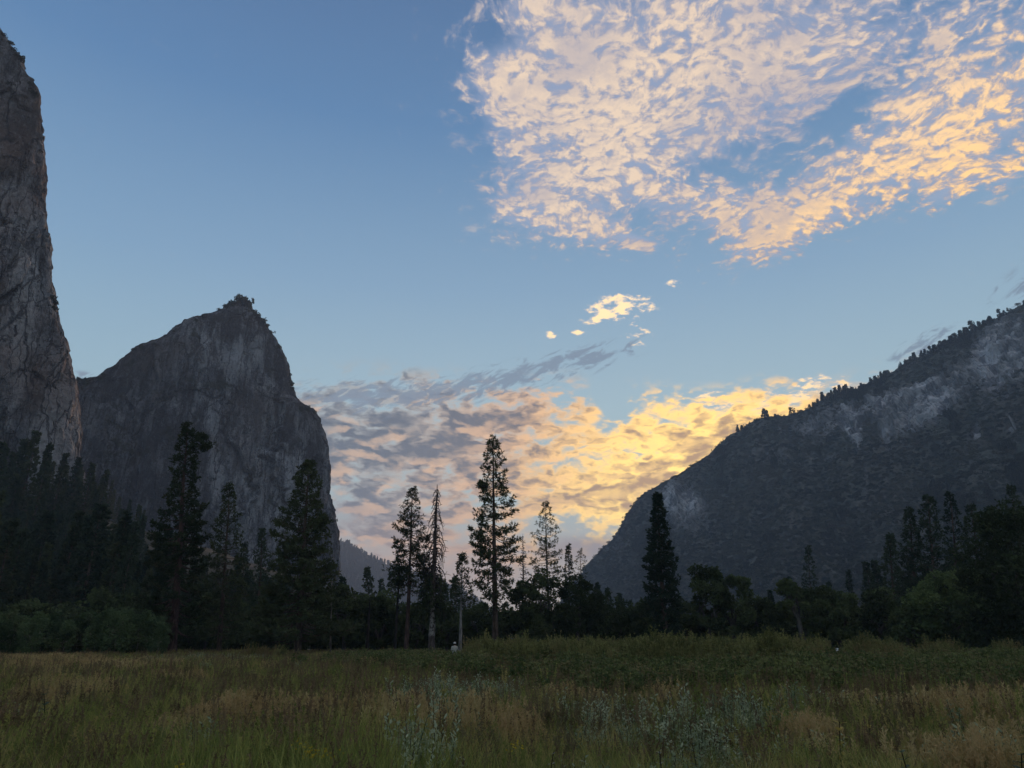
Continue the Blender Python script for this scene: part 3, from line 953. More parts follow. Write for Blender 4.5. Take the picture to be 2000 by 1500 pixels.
def snag_mesh(H, half, rng, lean=(0, 0), trunk_r=0.4, nb=90, base=0.3, bark=None, curve=-0.6, fuzz=0, k=3, bark_t=None, top=0.02, prof=None, needle=None):
    path = trunk_path(H, lean, rng, wob=0.002)
    tz = path[:, 2] / H
    at = lambda t: np.array([np.interp(t, tz, path[:, i]) for i in range(3)])
    T = Soup(); tt = np.linspace(0, 1, 18)
    rad = trunk_r * ((1 - tt) ** 0.8 * 0.93 + 0.09) + trunk_r * 0.3 * np.exp(-tt / 0.02)
    T.tube(np.array([at(t) for t in tt]), rad, 8, 0, 0.05, rng)
    tm = T.build('trunk', [bark_t or bark or M_BARK_SNAG])
    C = Soup(); ang = rng.uniform(0, 6)
    tc_, td_ = [], []
    for i in range(nb):
        s = ((i + rng.uniform(-.4, .4)) / nb); s = min(max(s, 0), 1)
        t = base + (1 - base - top) * s; ang += 2.4 + rng.normal(0, 0.6)
        L = half * (prof(s) if prof else min(1, (1 - s) * 1.6 + 0.22)) * rng.uniform(0.45, 1.1)
        h = np.array([math.cos(ang), math.sin(ang), 0]); q = np.linspace(0, 1, 6)
        z = L * (0.28 * np.sin(q * math.pi * 0.8) + curve * q ** 2)
        bp = at(t) + h * (L * (q - 0.22 * q ** 3))[:, None] + np.cross(h, (0, 0, 1)) * rng.normal(0, 0.15) * L * (q ** 2)[:, None]
        bp[:, 2] += z
        C.tube(bp, np.linspace(max(0.09, 0.05 * L), 0.035, 6), 3, 0)
        for j in range(rng.randint(1, 5)):
            f = rng.uniform(0.35, 0.95); pp = np.array([np.interp(f, q, bp[:, i]) for i in range(3)])
            wd = h * 0.5 + rng.normal(0, 0.55, 3) + (0, 0, -0.25); wd /= np.linalg.norm(wd)
            C.tube(np.array([pp, pp + wd * L * rng.uniform(.1, .3), pp + wd * L * rng.uniform(.3, .45) + (0, 0, -0.06 * L)]), [0.045, 0.035, 0.02], 3, 0)
        if fuzz and (0.0 < s < 0.30) and rng.random() < fuzz:
            for g in range(22):
                f = rng.uniform(0.4, 1.0); pp = np.array([np.interp(f, q, bp[:, i]) for i in range(3)])
                tc_.append(pp + rng.normal(0, 0.28, 3)); td_.append(rng.normal(0, 1, 3) + (0, 0, -0.6))
    slots = [bark or M_BARK_SNAG]
    if tc_:
        C.tufts(tc_, td_, 0.5, 6, 0.14, rng, 1); slots.append(needle or M_NEEDLE)
    return tm, C.build('crown', slots)


def broadleaf_mesh(H, W, rng, mats=None, trunk_h=0.28, trunk_r=0.35, leaf=0.42, n_blob=26, per=150, lean=(0, 0), bark=None, flat=0.75, low=0.25, k=4, forks=5, open_=0.0):
    """oak-like tree: forking limbs that end in uneven leaf masses"""
    T = Soup(); C = Soup()
    lean = np.array([lean[0], lean[1], 0.0])
    fork = np.array([0, 0, H * trunk_h]) + lean * 0.35
    T.tube([(0, 0, -0.3), (0, 0, 0.3), fork * 0.5 + (rng.normal(0, .1), rng.normal(0, .1), 0), fork], [trunk_r * 1.5, trunk_r * 1.1, trunk_r * 0.9, trunk_r * 0.8], 7, 0, 0.06, rng)
    cc = []
    for i in range(n_blob):
        a = rng.uniform(0, 6.28); zf = rng.uniform(low, 0.93)
        env = math.sqrt(max(0.05, 1 - ((zf - 0.52) / 0.5) ** 2))
        r = W * env * rng.uniform(0.35, 0.95) ** 0.7
        cc.append(np.array([math.cos(a) * r, math.sin(a) * r, H * zf]) + lean * zf)
    cc.append(np.array([0, 0, H * 0.9]) + lean)
    cc = np.array(cc)
    for li in range(forks):
        a = li * 6.28 / forks + rng.uniform(-.4, .4)
        mid = fork + np.array([math.cos(a) * W * 0.35, math.sin(a) * W * 0.35, H * rng.uniform(0.15, 0.32)]) + lean * 0.25
        T.tube([fork - (0, 0, 0.2), (fork + mid) / 2 + rng.normal(0, 0.15, 3), mid], [trunk_r * 0.62, trunk_r * 0.48, trunk_r * 0.34], 5, 0)
        d = np.linalg.norm(cc - mid, axis=1)
        for j in np.argsort(d)[:max(3, n_blob // forks)]:
            e = cc[j]; m2 = (mid + e) / 2 + rng.normal(0, 0.05 * W, 3) + (0, 0, -0.02 * H)
            T.tube([mid, m2, e], [trunk_r * 0.28, trunk_r * 0.16, 0.03], 4, 0)
    tc_, td_ = [], []
    for c in cc:
        R_ = W * rng.uniform(0.20, 0.40)
        n = int(per * rng.uniform(0.6, 1.3))
        u = rng.normal(0, 1, (n, 3)); u /= np.linalg.norm(u, axis=1)[:, None]
        # sprays ride on noise so that the mass has bays and knobs
        rr = R_ * (0.45 + 0.55 * rng.uniform(0, 1, n) ** 0.4) * (1 + 0.5 * perlin(u * 2.2 + c * 0.7))
        p = c + u * rr[:, None] * (1, 1, flat)
        keep = rng.uniform(0, 1, n) > open_
        tc_.append(p[keep]); td_.append((u * (1, 1, 0.6) + (0, 0, 0.15))[keep])
    tc_ = np.vstack(tc_); td_ = np.vstack(td_)
    C.tufts(tc_, td_, leaf * rng.uniform(0.7, 1.25, len(tc_)), k, 0.30, rng, 0, 0.8)
    bk = bark or M_BARK_OAK
    return T.build('trunk', [bk]), C.build('crown', [mats[0] if mats else M_OAK])


def far_conifer_mesh(rng, H=1.0, W=0.16, layers=16, sparse=0.0):
    W *= 1.35
    """small conifer for the skyline: ragged whorls on a stem, one metre high"""
    S = Soup()
    S.tube([(0, 0, 0), (0, 0, 0.5), (0, 0, 1)], [0.028, 0.02, 0.008], 4, 1)
    tc_, td_ = [], []
    b0 = rng.uniform(0.08, 0.35)
    for i in range(layers * 7):
        s = rng.uniform(0, 1); t = b0 + (1 - b0) * s
        if rng.random() < sparse: continue
        a = rng.uniform(0, 6.28); r = W * (1 - s) ** 0.8 * rng.uniform(0.3, 1.0) + 0.012
        tc_.append((math.cos(a) * r * 0.55, math.sin(a) * r * 0.55, t)); td_.append((math.cos(a), math.sin(a), -0.1))
    S.tufts(tc_, td_, 0.11, 5, 0.36, rng, 0, 0.6, 0.6)
    return S.build('conifer', [M_FIR_FAR, M_BARK])


def shrub_mesh(rng, n=90, leaf=0.28, flat=0.7, mat=None):
    S = Soup(); tc_, td_ = [], []
    cs = rng.normal(0, 0.42, (6, 3)) * (1, 1, 0.4) + (0, 0, 0.45)
    for c in cs:
        u = rng.normal(0, 1, (n // 6, 3)); u /= np.linalg.norm(u, axis=1)[:, None]
        tc_.append(c + u * rng.uniform(0.25, 0.5, (len(u), 1)) * (1, 1, flat)); td_.append(u + (0, 0, 0.3))
    S.tufts(np.vstack(tc_), np.vstack(td_), leaf, 3, 0.42, rng, 0, 0.5)
    return S.build('shrub', [mat or M_FIR_FAR])
# ------------------------------------------------------------------ the trees
def px_per_m(u, v, Y):
    dx, dz = direction(u, v)
    return F_PX / (math.cos(PITCH) * Y + math.sin(PITCH) * dz * Y)


def stand(u_base, Y, z=None):
    dx, _ = direction(u_base, 1268)
    x = dx * Y
    return Vector((x, Y, float(ground_z(x, Y)) if z is None else z))


def span(u_base, u_top, v_top, Y, half_px):
    """foot, height, sideways lean and half width of a tree seen between two places of the photograph"""
    f = stand(u_base, Y); t = place(u_top, v_top, Y)
    return f, t.z - f.z, t.x - f.x, half_px / px_per_m(u_base, 1120, Y)


def hero(name, label, cat, ub, ut, vt, Y, hp, seed, group=None, maker=conifer_mesh, **kw):
    rng = np.random.RandomState(seed)
    f, H, ln, half = span(ub, ut, vt, Y, hp)
    parts = maker(H, half, rng, lean=(ln, 0), **kw)
    e = tree_from(name, [('trunk', parts[0]), ('crown', parts[1])], f)
    tag(e, label, cat, group)
    return e


# --- the tall trees that stand against the sunset
hero('ponderosa_pine', 'tallest full pine in the middle, dark against the sunset clouds', 'pine tree', 968, 963, 857, 117, 45, 3,
     base=0.20, nb=155, tuft=0.62, k=8, width=0.13, dense=0.95, droop=0.42, trunk_r=0.52, gaps=0.10, profile='pine', mats=[M_NEEDLE],
     patch=[(0.765, 0.9, 60, np.array([-1.5, 0, 0]))])
hero('ponderosa_pine', 'thinly needled pine just left of the bare snag', 'pine tree', 793, 806, 955, 112, 27, 5,
     base=0.36, nb=150, tuft=0.46, k=7, width=0.13, dense=0.95, droop=0.45, trunk_r=0.38, gaps=0.10, profile='sparse', dead_low=0.03, bark=M_BARK_RED,
     patch=[(0.50, 1.3, 110, np.array([-1.6, 0, 0])), (0.52, 1.2, 100, np.array([2.2, 0, -.6])), (0.45, 1.0, 70, np.array([2.9, 0, 0])), (0.42, 0.8, 60, np.array([-1.8, 0, 0])), (0.57, 1.0, 60, np.array([1.6, 0, 0]))])
hero('dead_pine', 'tall bare snag with drooping curved branches and a stripped lower trunk', 'dead tree', 843, 854, 946, 110, 33, 9,
     maker=snag_mesh, nb=150, base=0.24, trunk_r=0.50, curve=-0.95, fuzz=0.75, bark=M_BURNT, bark_t=M_STRIPPED, top=0.03)
hero('ponderosa_pine', 'short pine with a pale bare trunk right of the person', 'pine tree', 899, 902, 1083, 106, 24, 12,
     base=0.50, nb=62, tuft=0.50, k=7, width=0.13, dense=0.85, droop=0.25, trunk_r=0.27, gaps=0.08, profile='cone', bark=M_BARK_PALE)
hero('burnt_pole', 'thin charred pole of a dead tree left of the thin pine', 'dead tree', 771, 782, 1096, 112, 6, 14,
     maker=snag_mesh, nb=8, base=0.45, trunk_r=0.26, curve=-0.1, bark=M_BURNT)
hero('dead_pine', 'small bare dead treetop right of the tallest pine', 'dead tree', 1022, 1021, 1043, 165, 18, 17,
     maker=snag_mesh, nb=80, base=0.42, trunk_r=0.26, curve=0.15, bark=M_BURNT, prof=lambda s: (1 - s) * 0.9 + 0.25)
hero('ponderosa_pine', 'slender see-through pine right of the small dead treetop', 'pine tree', 1076, 1066, 982, 150, 26, 19,
     base=0.30, nb=135, tuft=0.46, k=7, width=0.13, dense=0.68, droop=0.15, trunk_r=0.33, gaps=0.08, profile='sparse')
hero('incense_cedar', 'small dense pointed conifer above the dark oaks in the gap', 'conifer', 1112, 1110, 1066, 160, 22, 21,
     base=0.12, nb=110, tuft=0.45, k=7, width=0.2, dense=1.1, droop=0.0, trunk_r=0.3, gaps=0.05, profile='cone', mats=[M_FIR])
hero('ponderosa_pine', 'little faint pine between the pointed conifer and the right mountain', 'pine tree', 1140, 1133, 1074, 190, 16, 23,
     base=0.35, nb=70, tuft=0.45, k=6, width=0.14, dense=0.5, droop=0.1, trunk_r=0.26, gaps=0.12, profile='sparse')
hero('incense_cedar', 'dark narrow conifer standing alone before the right mountain', 'conifer', 1303, 1284, 967, 118, 26, 25,
     base=0.10, nb=250, tuft=0.55, k=8, width=0.2, dense=1.0, droop=0.15, trunk_r=0.5, gaps=0.12, profile=lambda s: min(1.0, (1 - s) * 1.9 + 0.05) * (0.9 + 0.1 * math.sin(s * 40)), mats=[M_FIR], clump=False)

# --- big conifers in front of the spire
hero('ponderosa_pine', 'largest pine on the left with a double ragged top', 'pine tree', 338, 366, 830, 104, 56, 31,
     base=0.08, nb=210, tuft=0.58, k=8, width=0.16, dense=0.95, droop=0.45, trunk_r=0.62, gaps=0.10, profile=lambda s: min(1.0, (1 - s) * 1.25 + 0.06) * (0.92 + 0.15 * math.sin(s * 17)), bark=M_BARK_RED,
     patch=[(0.955, 0.7, 70, np.array([2.2, 0, -.4])), (0.90, 0.9, 60, np.array([2.6, 0, 0]))])
hero('ponderosa_pine', 'narrow pine between the two large pines on the left', 'pine tree', 428, 448, 948, 116, 32, 33,
     base=0.10, nb=150, tuft=0.52, k=7, width=0.16, dense=0.8, droop=0.3, trunk_r=0.40, gaps=0.12, profile=lambda s: min(1.0, (1 - s) * 1.7 + 0.1))
hero('ponderosa_pine', 'broad pine in front of the right edge of the granite spire', 'pine tree', 582, 602, 906, 104, 76, 35,
     base=0.08, nb=210, tuft=0.58, k=8, width=0.16, dense=0.85, droop=0.22, trunk_r=0.55, gaps=0.10, profile=lambda s: (1 - s) ** 0.8 * (0.95 + 0.12 * math.sin(s * 23)) + 0.04)
hero('douglas_fir', 'dark fir left of the broad pine', 'fir tree', 503, 512, 1034, 150, 38, 37,
     base=0.05, nb=150, tuft=0.5, k=7, width=0.2, dense=0.9, droop=0.2, trunk_r=0.36, gaps=0.06, profile='cone', mats=[M_FIR], clump=False)
hero('douglas_fir', 'slim fir with its tip before the base of the spire', 'fir tree', 470, 478, 1060, 170, 26, 39,
     base=0.05, nb=120, tuft=0.5, k=7, width=0.2, dense=0.8, droop=0.2, trunk_r=0.3, gaps=0.08, profile='cone', mats=[M_FIR], clump=False)

# --- conifers on the right
for (ub, ut, vt, Y, hp, sd, lab) in [
        (1752, 1738, 1044, 135, 23, 41, 'slim leaning conifer at the left end of the right hand group'),
        (1795, 1775, 995, 140, 34, 42, 'broad conifer second from the left in the right hand group'),
        (1835, 1812, 968, 135, 48, 43, 'tallest wide conifer of the right hand group'),
        (1880, 1855, 964, 145, 34, 44, 'pointed conifer just right of the tallest in the right hand group'),
        (1925, 1896, 988, 140, 40, 45, 'blunt conifer behind the pale green oak'),
        (1960, 1930, 992, 150, 36, 46, 'dark conifer near the right edge, behind the big oak'),
        (2020, 1975, 950, 150, 46, 47, 'tall dark conifer cut by the right edge')]:
    hero('ponderosa_pine', lab, 'conifer', ub, ut, vt, Y, hp, sd, group='conifers on the right edge of the meadow',
         base=0.05, nb=150, tuft=0.58, k=7, width=0.19, dense=0.85, droop=0.28, trunk_r=0.45, gaps=0.10, profile=lambda s: min(1.0, (1 - s) * 1.35 + 0.05), mats=[M_FIR])
for (ub, ut, vt, Y, hp, sd, lab) in [
        (1592, 1578, 1068, 230, 27, 51, 'fir rising behind the oaks, midway along the right tree line'),
        (1548, 1540, 1128, 230, 18, 52, 'small fir tip behind the leaning oak'),
        (1668, 1657, 1116, 240, 17, 53, 'small fir behind the oaks, right of the taller fir'),
        (1626, 1618, 1138, 240, 16, 54, 'little fir tip between two others behind the oaks'),
        (724, 717, 1110, 190, 27, 55, 'fir with a broad base left of the burnt poles'),
        (749, 744, 1134, 220, 18, 56, 'small fir tip against the far blue ridge'),
        (770, 765, 1118, 200, 26, 57, 'ragged fir behind the charred pole'),
        (672, 668, 1128, 180, 20, 58, 'small fir beside the foot of the spire'),
        (872, 870, 1142, 210, 18, 59, 'small fir right of the snag'),
        (893, 890, 1130, 180, 28, 60, 'dense fir behind the pale trunked pine'),
        (826, 824, 1150, 240, 16, 61, 'small distant fir between the thin pine and the snag'),
        (1192, 1186, 1150, 230, 17, 62, 'small fir at the foot of the right mountain'),
        (1215, 1210, 1160, 250, 14, 63, 'smaller fir right of another at the mountain foot'),
        (1170, 1166, 1140, 220, 18, 64, 'fir tip right of the dark oak mass in the gap')]:
    hero('douglas_fir', lab, 'fir tree', ub, ut, vt, Y, hp, sd, group='firs behind the tree line',
         base=0.04, nb=80, tuft=0.7, k=6, width=0.24, dense=0.7, droop=0.15, trunk_r=0.3, gaps=0.05, profile='cone', mats=[M_FIR], clump=False)

# --- broadleaf trees of the tree line
hero_b = lambda lab, ub, ut, vt, Y, hp, sd, group='oaks along the meadow edge', name='black_oak', **kw: hero(
    name, lab, 'oak tree' if name == 'black_oak' else 'tree', ub, ut, vt, Y, hp, sd, group=group, maker=broadleaf_mesh, **kw)
hero_b('dark round oak right of the tallest pine', 1018, 1020, 1128, 130, 36, 71, n_blob=22, per=120)
hero_b('dark oak with thin top twigs in the gap', 1062, 1060, 1105, 135, 34, 72, n_blob=20, per=90, open_=0.2)
hero_b('dense rounded oak at the left foot of the right mountain', 1128, 1125, 1122, 125, 46, 73, n_blob=28, per=130)
hero_b('low oak mass between the gap and the lone conifer', 1205, 1205, 1178, 130, 52, 74, n_blob=26, per=110)
hero_b('low oak just left of the lone narrow conifer', 1262, 1262, 1172, 128, 42, 75, n_blob=24, per=110)
hero_b('tall oak with a round head right of the lone conifer', 1385, 1378, 1102, 122, 44, 76, n_blob=24, per=130, low=0.3)
hero_b('shorter oak leaning on the right of the round headed oak', 1432, 1430, 1122, 124, 40, 77, n_blob=22, per=120)
hero_b('low oak beneath the round headed oak', 1345, 1345, 1175, 128, 40, 78, n_blob=20, per=110)
hero_b('oak with a slanting trunk and a head thrown out to the left', 1580, 1526, 1128, 118, 26, 79, n_blob=13, per=95, trunk_h=0.45, low=0.62, trunk_r=0.42)
hero_b('spreading oak right of the slanting oak', 1585, 1590, 1150, 122, 46, 80, n_blob=26, per=120)
hero_b('oak with drooping dark sides in the middle of the right tree line', 1640, 1640, 1160, 120, 46, 81, n_blob=26, per=120)
hero_b('low oak between the round headed oak and the slanting oak', 1490, 1490, 1170, 126, 44, 82, n_blob=24, per=110)
hero_b('oak left of the pale green oak', 1715, 1712, 1150, 118, 48, 83, n_blob=26, per=120)
hero_b('largest pale green oak on the right', 1855, 1850, 1112, 108, 66, 84, n_blob=34, per=150, mats=[M_OAK_BRIGHT])
hero_b('dark oak at the foot of the right hand conifers', 1775, 1775, 1190, 112, 44, 85, n_blob=22, per=110)
hero_b('low bushy oak in front of the pale green oak', 1900, 1900, 1175, 100, 50, 86, n_blob=26, per=110, low=0.12, mats=[M_OAK])
hero_b('huge dark oak closing off the right edge', 2010, 1995, 985, 96, 115, 87, n_blob=55, per=170, low=0.12, trunk_r=0.6)
hero_b('round dark oak left of the burnt poles', 672, 672, 1140, 125, 44, 88, n_blob=26, per=120, low=0.15)
hero_b('small oak between the burnt poles', 742, 742, 1165, 128, 34, 89, n_blob=22, per=110, low=0.15)
hero_b('dark low oak between the thin pine and the snag', 815, 815, 1180, 130, 36, 90, n_blob=22, per=110, low=0.12)
hero_b('dark low oak behind the person', 872, 872, 1178, 130, 32, 91, n_blob=22, per=110, low=0.12)
hero_b('low oak under the tallest pine', 940, 940, 1178, 128, 40, 92, n_blob=24, per=110, low=0.12)
hero('dead_oak', 'pale forked dead trunk at the foot of the spire', 'dead tree', 646, 648, 1132, 108, 15, 93, maker=snag_mesh, nb=11, base=0.72, trunk_r=0.15, curve=0.5, bark=M_BARK_SNAG, prof=lambda s: 1.0)
hero('burnt_pole', 'charred broken pole among the dark oaks left of the gap', 'dead tree', 717, 723, 1168, 112, 4, 94, maker=snag_mesh, nb=5, base=0.5, trunk_r=0.30, curve=0.1, bark=M_BURNT)

# --- understorey closing the foot of the tree line
rngU = np.random.RandomState(303)
UND = [broadleaf_mesh(6.0, 4.2, np.random.RandomState(400 + i), n_blob=16, per=90, low=0.08, leaf=0.36, trunk_r=0.14, forks=4) for i in range(4)]
protoU = []
for i, u in enumerate(np.arange(-40, 2060, 27)):
    Y = rngU.uniform(128, 150) if u > 300 else rngU.uniform(112, 135)
    uu = u + rngU.uniform(-9, 9)
    if len(protoU) < 4:
        e = tree_from('understorey_tree', [('trunk', UND[i % 4][0]), ('crown', UND[i % 4][1])], stand(uu, Y)); protoU.append(e)
    else:
        e = copy_tree(protoU[i % 4], stand(uu, Y), rngU.uniform(0, 6.28), 1.0)
    s = rngU.uniform(0.85, 1.45); e.scale = (s, s, s * rngU.uniform(0.9, 1.3))
    pl = ('beneath the left hillside forest' if u < 300 else 'under the big pines before the spire' if u < 640 else 'between the spire and the snag' if u < 850 else 'around the foot of the tallest pine' if u < 1060
          else 'at the left foot of the right mountain' if u < 1280 else 'under the round headed oak' if u < 1480 else 'under the slanting oak' if u < 1680 else 'under the pale green oak' if u < 1900 else 'at the right edge')
    tag(e, '%s dark leafy tree in the shade %s' % ('small' if s < 1.0 else ('middling' if s < 1.25 else 'larger'), pl), 'small tree', 'small dark trees under the tree line')

# --- band of young willows on the left
WIL = [broadleaf_mesh(8.5, 2.3, np.random.RandomState(500 + i), mats=[M_WILLOW], n_blob=20, per=70, low=0.22, trunk_h=0.3, leaf=0.30, trunk_r=0.055, forks=3, flat=1.3, bark=M_BARK_SNAG, open_=0.15) for i in range(5)]
protoW = []
for i, u in enumerate(np.arange(-30, 320, 12.5)):
    for row in range(2):
        uu = u + rngU.uniform(-5, 5); Y = (88 if row == 0 else 97) + rngU.uniform(-4, 4)
        j = (i * 2 + row) % 5
        if len(protoW) < 5:
            j = len(protoW)
            e = tree_from('young_willow', [('trunk', WIL[j][0]), ('crown', WIL[j][1])], stand(uu, Y)); protoW.append(e)
        else:
            e = copy_tree(protoW[j], stand(uu, Y), rngU.uniform(0, 6.28), 1.0)
        s = rngU.uniform(0.75, 1.0) * np.interp(u, [0, 200, 260, 320], [0.66, 0.66, 0.76, 0.60]); e.scale = (s, s, s * 0.92)
        tag(e, 'young green willow in the %s row of the left band, %s' % ('front' if row == 0 else 'rear', 'at the left edge' if u < 60 else 'left of its middle' if u < 130 else 'right of its middle' if u < 210 else 'near its right end' if u < 275 else 'last before the largest pine'), 'willow tree', 'young willows along the left meadow edge')

# --- conifer forest on the left hillside
FOR = []
for i in range(7):
    rr = np.random.RandomState(600 + i)
    FOR.append(conifer_mesh(30.0, [3.6, 4.0, 3.0, 4.4, 3.2, 2.9, 3.8][i], rr, base=[.06, .05, .1, .04, .15, .08, .05][i], nb=115, tuft=0.8, k=7, width=0.26, dense=0.70, droop=0.22,
                            trunk_r=0.4, gaps=0.08, profile=(lambda s: (1 - s) ** 1.05 + 0.015) if i != 4 else 'pine', mats=[M_FIR if i % 3 else M_NEEDLE], clump=False, sides=5))
protoF = []
env_u = [-60, 0, 25, 60, 100, 140, 180, 210, 240, 265, 300, 340, 420, 480, 540, 600, 660]
env_v = [865, 872, 880, 872, 880, 888, 905, 925, 955, 975, 1000, 1025, 1060, 1075, 1095, 1120, 1150]


def px1(P):
    u, v = px_of(np.array([[P[0], P[1], P[2]]])); return u[0], v[0]


def forest_tree(x, y, H, kind, label, group='conifers on the left hillside'):
    z = float(talus_z(np.array([x]), np.array([y]))[0])
    s = H / 30.0
    if len(protoF) < 7:
        kind = len(protoF)
        e = tree_from('hillside_conifer', [('trunk', FOR[kind][0]), ('crown', FOR[kind][1])], (x, y, z - 0.5)); protoF.append(e)
        e.rotation_euler.z = rngU.uniform(0, 6.28)
    else:
        e = copy_tree(protoF[kind], (x, y, z - 0.5), rngU.uniform(0, 6.28), 1.0)
    w = s * rngU.uniform(0.85, 1.2)
    e.scale = (w, w, s)
    tag(e, label, 'conifer', group)
    return e


LABF = ['dark conifer in the front rank of the left hillside forest', 'dark conifer midway up the left hillside forest', 'conifer in the highest rank under the left granite walls']
cnt = 0
placed = []
for tries in range(6000):
    if cnt >= 225: break
    Y = rngU.uniform(150, 520) if rngU.random() < 0.6 else rngU.uniform(150, 280)
    u = rngU.uniform(-70, 660)
    dx, _ = direction(u, 1150); x = dx * Y
    if u > 330 and Y < 200: continue
    z = float(talus_z(np.array([x]), np.array([Y]))[0])
    H = rngU.uniform(20, 38)
    ut, vt = px1((x, Y, z + H))
    ub, vb = px1((x, Y, z))
    lim = np.interp(ut, env_u, env_v)
    if vt < lim + rngU.uniform(-6, 14) or vt > 1185: continue
    sp = 4.6 if Y > 260 else 5.2
    if any((x - a) ** 2 + (Y - b) ** 2 < sp * sp for a, b in placed): continue
    placed.append((x, Y)); cnt += 1
    kf = rngU.randint(7) if cnt > 7 else cnt - 1
    where_ = 'far left' if ut < 110 else 'left' if ut < 220 else 'middle' if ut < 340 else 'right' if ut < 500 else 'rightmost'
    forest_tree(x, Y, H, kf, '%s %s conifer in the %s of the hillside forest, %s part' % ('tall' if H > 31 else 'short' if H < 25 else 'mid sized', ('pointed', 'rounded', 'slender', 'wide', 'columnar', 'thin', 'loose')[kf], 'front rank' if Y < 230 else 'middle' if Y < 360 else 'highest rank', where_))
# trees that break the outline on the left, each fitted to its tip
for (ut, vt, Y, lab) in [(72, 843, 330, 'tallest pointed conifer on the far left hillside crest'), (50, 858, 330, 'second conifer crowding the tallest one on the far left crest'),
                         (98, 868, 320, 'conifer with a rounded tip right of the tallest on the left crest'), (6, 866, 300, 'conifer at the extreme left edge of the view'),
                         (28, 884, 330, 'conifer just right of the one on the extreme left edge'), (130, 886, 350, 'conifer before the crack between the two granite masses'),
                         (182, 905, 370, 'conifer on the crest below the sloping shoulder of the spire'), (210, 918, 370, 'broad topped conifer lower on the crest, below the spire'),
                         (155, 893, 380, 'slim conifer on the crest right under the crack')]:
    for H in np.arange(14, 60, 1.0):
        pass
    dx, dz = direction(ut, vt); x = dx * Y; zt = dz * Y + EYE
    z = float(talus_z(np.array([x]), np.array([Y]))[0])
    forest_tree(x, Y, zt - z, rngU.randint(7), lab)

# --- a second rank behind the gap and behind the right tree line
for i in range(64):
    u = rngU.uniform(640, 2050); Y = rngU.uniform(165, 215)
    if 905 < u < 1100: continue
    if 1150 < u < 1230: Y = rngU.uniform(230, 300)
    dx, _ = direction(u, 1200); x = dx * Y
    H = rngU.uniform(9, 14) if u < 1700 else rngU.uniform(14, 24)
    e = copy_tree(protoF[rngU.randint(7)], (x, Y, -0.3), rngU.uniform(0, 6.28), 1.0)
    e.scale = (H / 30 * 1.25, H / 30 * 1.25, H / 30); e.name = 'young_conifer'
    tag(e, '%s dark conifer in the second rank, %s' % ('low' if H < 11 else 'small' if H < 15 else 'taller', 'behind the oaks left of the gap' if u < 905 else 'right of the gap at the mountain foot' if u < 1300 else 'behind the round headed oak' if u < 1500 else 'behind the slanting oak' if u < 1700 else 'behind the pale green oak' if u < 1880 else 'at the right edge'), 'conifer', 'small conifers behind the meadow tree line')

# ------------------------------------------------------------------ trees along the skyline of the right mountain
RT = [far_conifer_mesh(np.random.RandomState(700 + i), W=[.16, .2, .13, .24, .15, .18][i], layers=[16, 16, 12, 14, 8, 16][i], sparse=[0, 0, .1, .2, .6, 0][i]) for i in range(6)]
ridge_i = int(np.argmin(np.abs(tt - 1.0)))
RP = PCg[:, ridge_i]
ru, rv = px_of(RP)
rngR = np.random.RandomState(77)
for i in range(320):
    u = 1440 + 620 * (i + rngR.uniform(-.5, .5)) / 320
    if perlin(np.array([[u / 14.0, 3.3, 0.5]]))[0] < -0.22: continue
    if 1555 < u < 1585 and rngR.random() < 0.4: continue
    if u < 1500 and rngR.random() < 0.35: continue
    k = int(np.argmin(np.abs(ru - u))); back = rngR.randint(-7, 3)
    P = PCg[k, min(max(ridge_i + back, 0), NT - 1)]
    hpx = rngR.uniform(8, 19) if rngR.random() < 0.45 else rngR.uniform(3.5, 9) * (0.75 if u < 1560 else 1.0) * (1.1 if u > 1850 else 1)
    H = 1.12 * hpx / px_per_m(u, 750, P[1])
    kk = rngR.randint(6)
    o = bpy.data.objects.new('ridge_conifer', RT[kk]); COL.objects.link(o)
    o.location = Vector(P) - Vector((0, 0, 0.6)); o.rotation_euler.z = rngR.uniform(0, 6.28)
    wd_ = rngR.uniform(1.0, 1.9); o.scale = (H * wd_, H * wd_, H)
    look = ('bushy', 'broad', 'slim', 'wide ragged', 'thin half bare', 'dense')[kk] + (' tall' if hpx > 15 else (' low' if hpx < 9 else ''))
    part_ = 'at the lower left end of' if u < 1560 else ('low on' if u < 1680 else ('halfway along' if u < 1800 else ('high on' if u < 1900 else 'at the top right end of')))
    tag(o, 'tiny %s conifer %s the mountain skyline' % (look, part_), 'conifer', 'conifers along the right mountain skyline')
for (u, v, hpx) in [(1442, 850, 14), (1412, 868, 5), (1390, 884, 5), (1405, 872, 4)]:
    k = int(np.argmin(np.abs(ru - u))); P = RP[k]; H = hpx / px_per_m(u, v, P[1])
    o = bpy.data.objects.new('ridge_conifer', RT[0]); COL.objects.link(o); o.location = Vector(P) - Vector((0, 0, 0.4)); o.scale = (H, H, H)
    tag(o, 'lone tiny conifer low on the mountain skyline above the yellow clouds', 'conifer', 'lone conifers on the lower skyline')

# ------------------------------------------------------------------ shrubs on the edges of the cliffs
SH = [shrub_mesh(np.random.RandomState(800 + i), n=150) for i in range(4)]


def nearest_on(Pg, u, v):
    P = Pg.reshape(-1, 3)
    a, b = px_of(P)
    d = (a - u) ** 2 + (b - v) ** 2
    c = np.argsort(d)[:30]
    return P[c[np.argmin(P[c][:, 1])]]


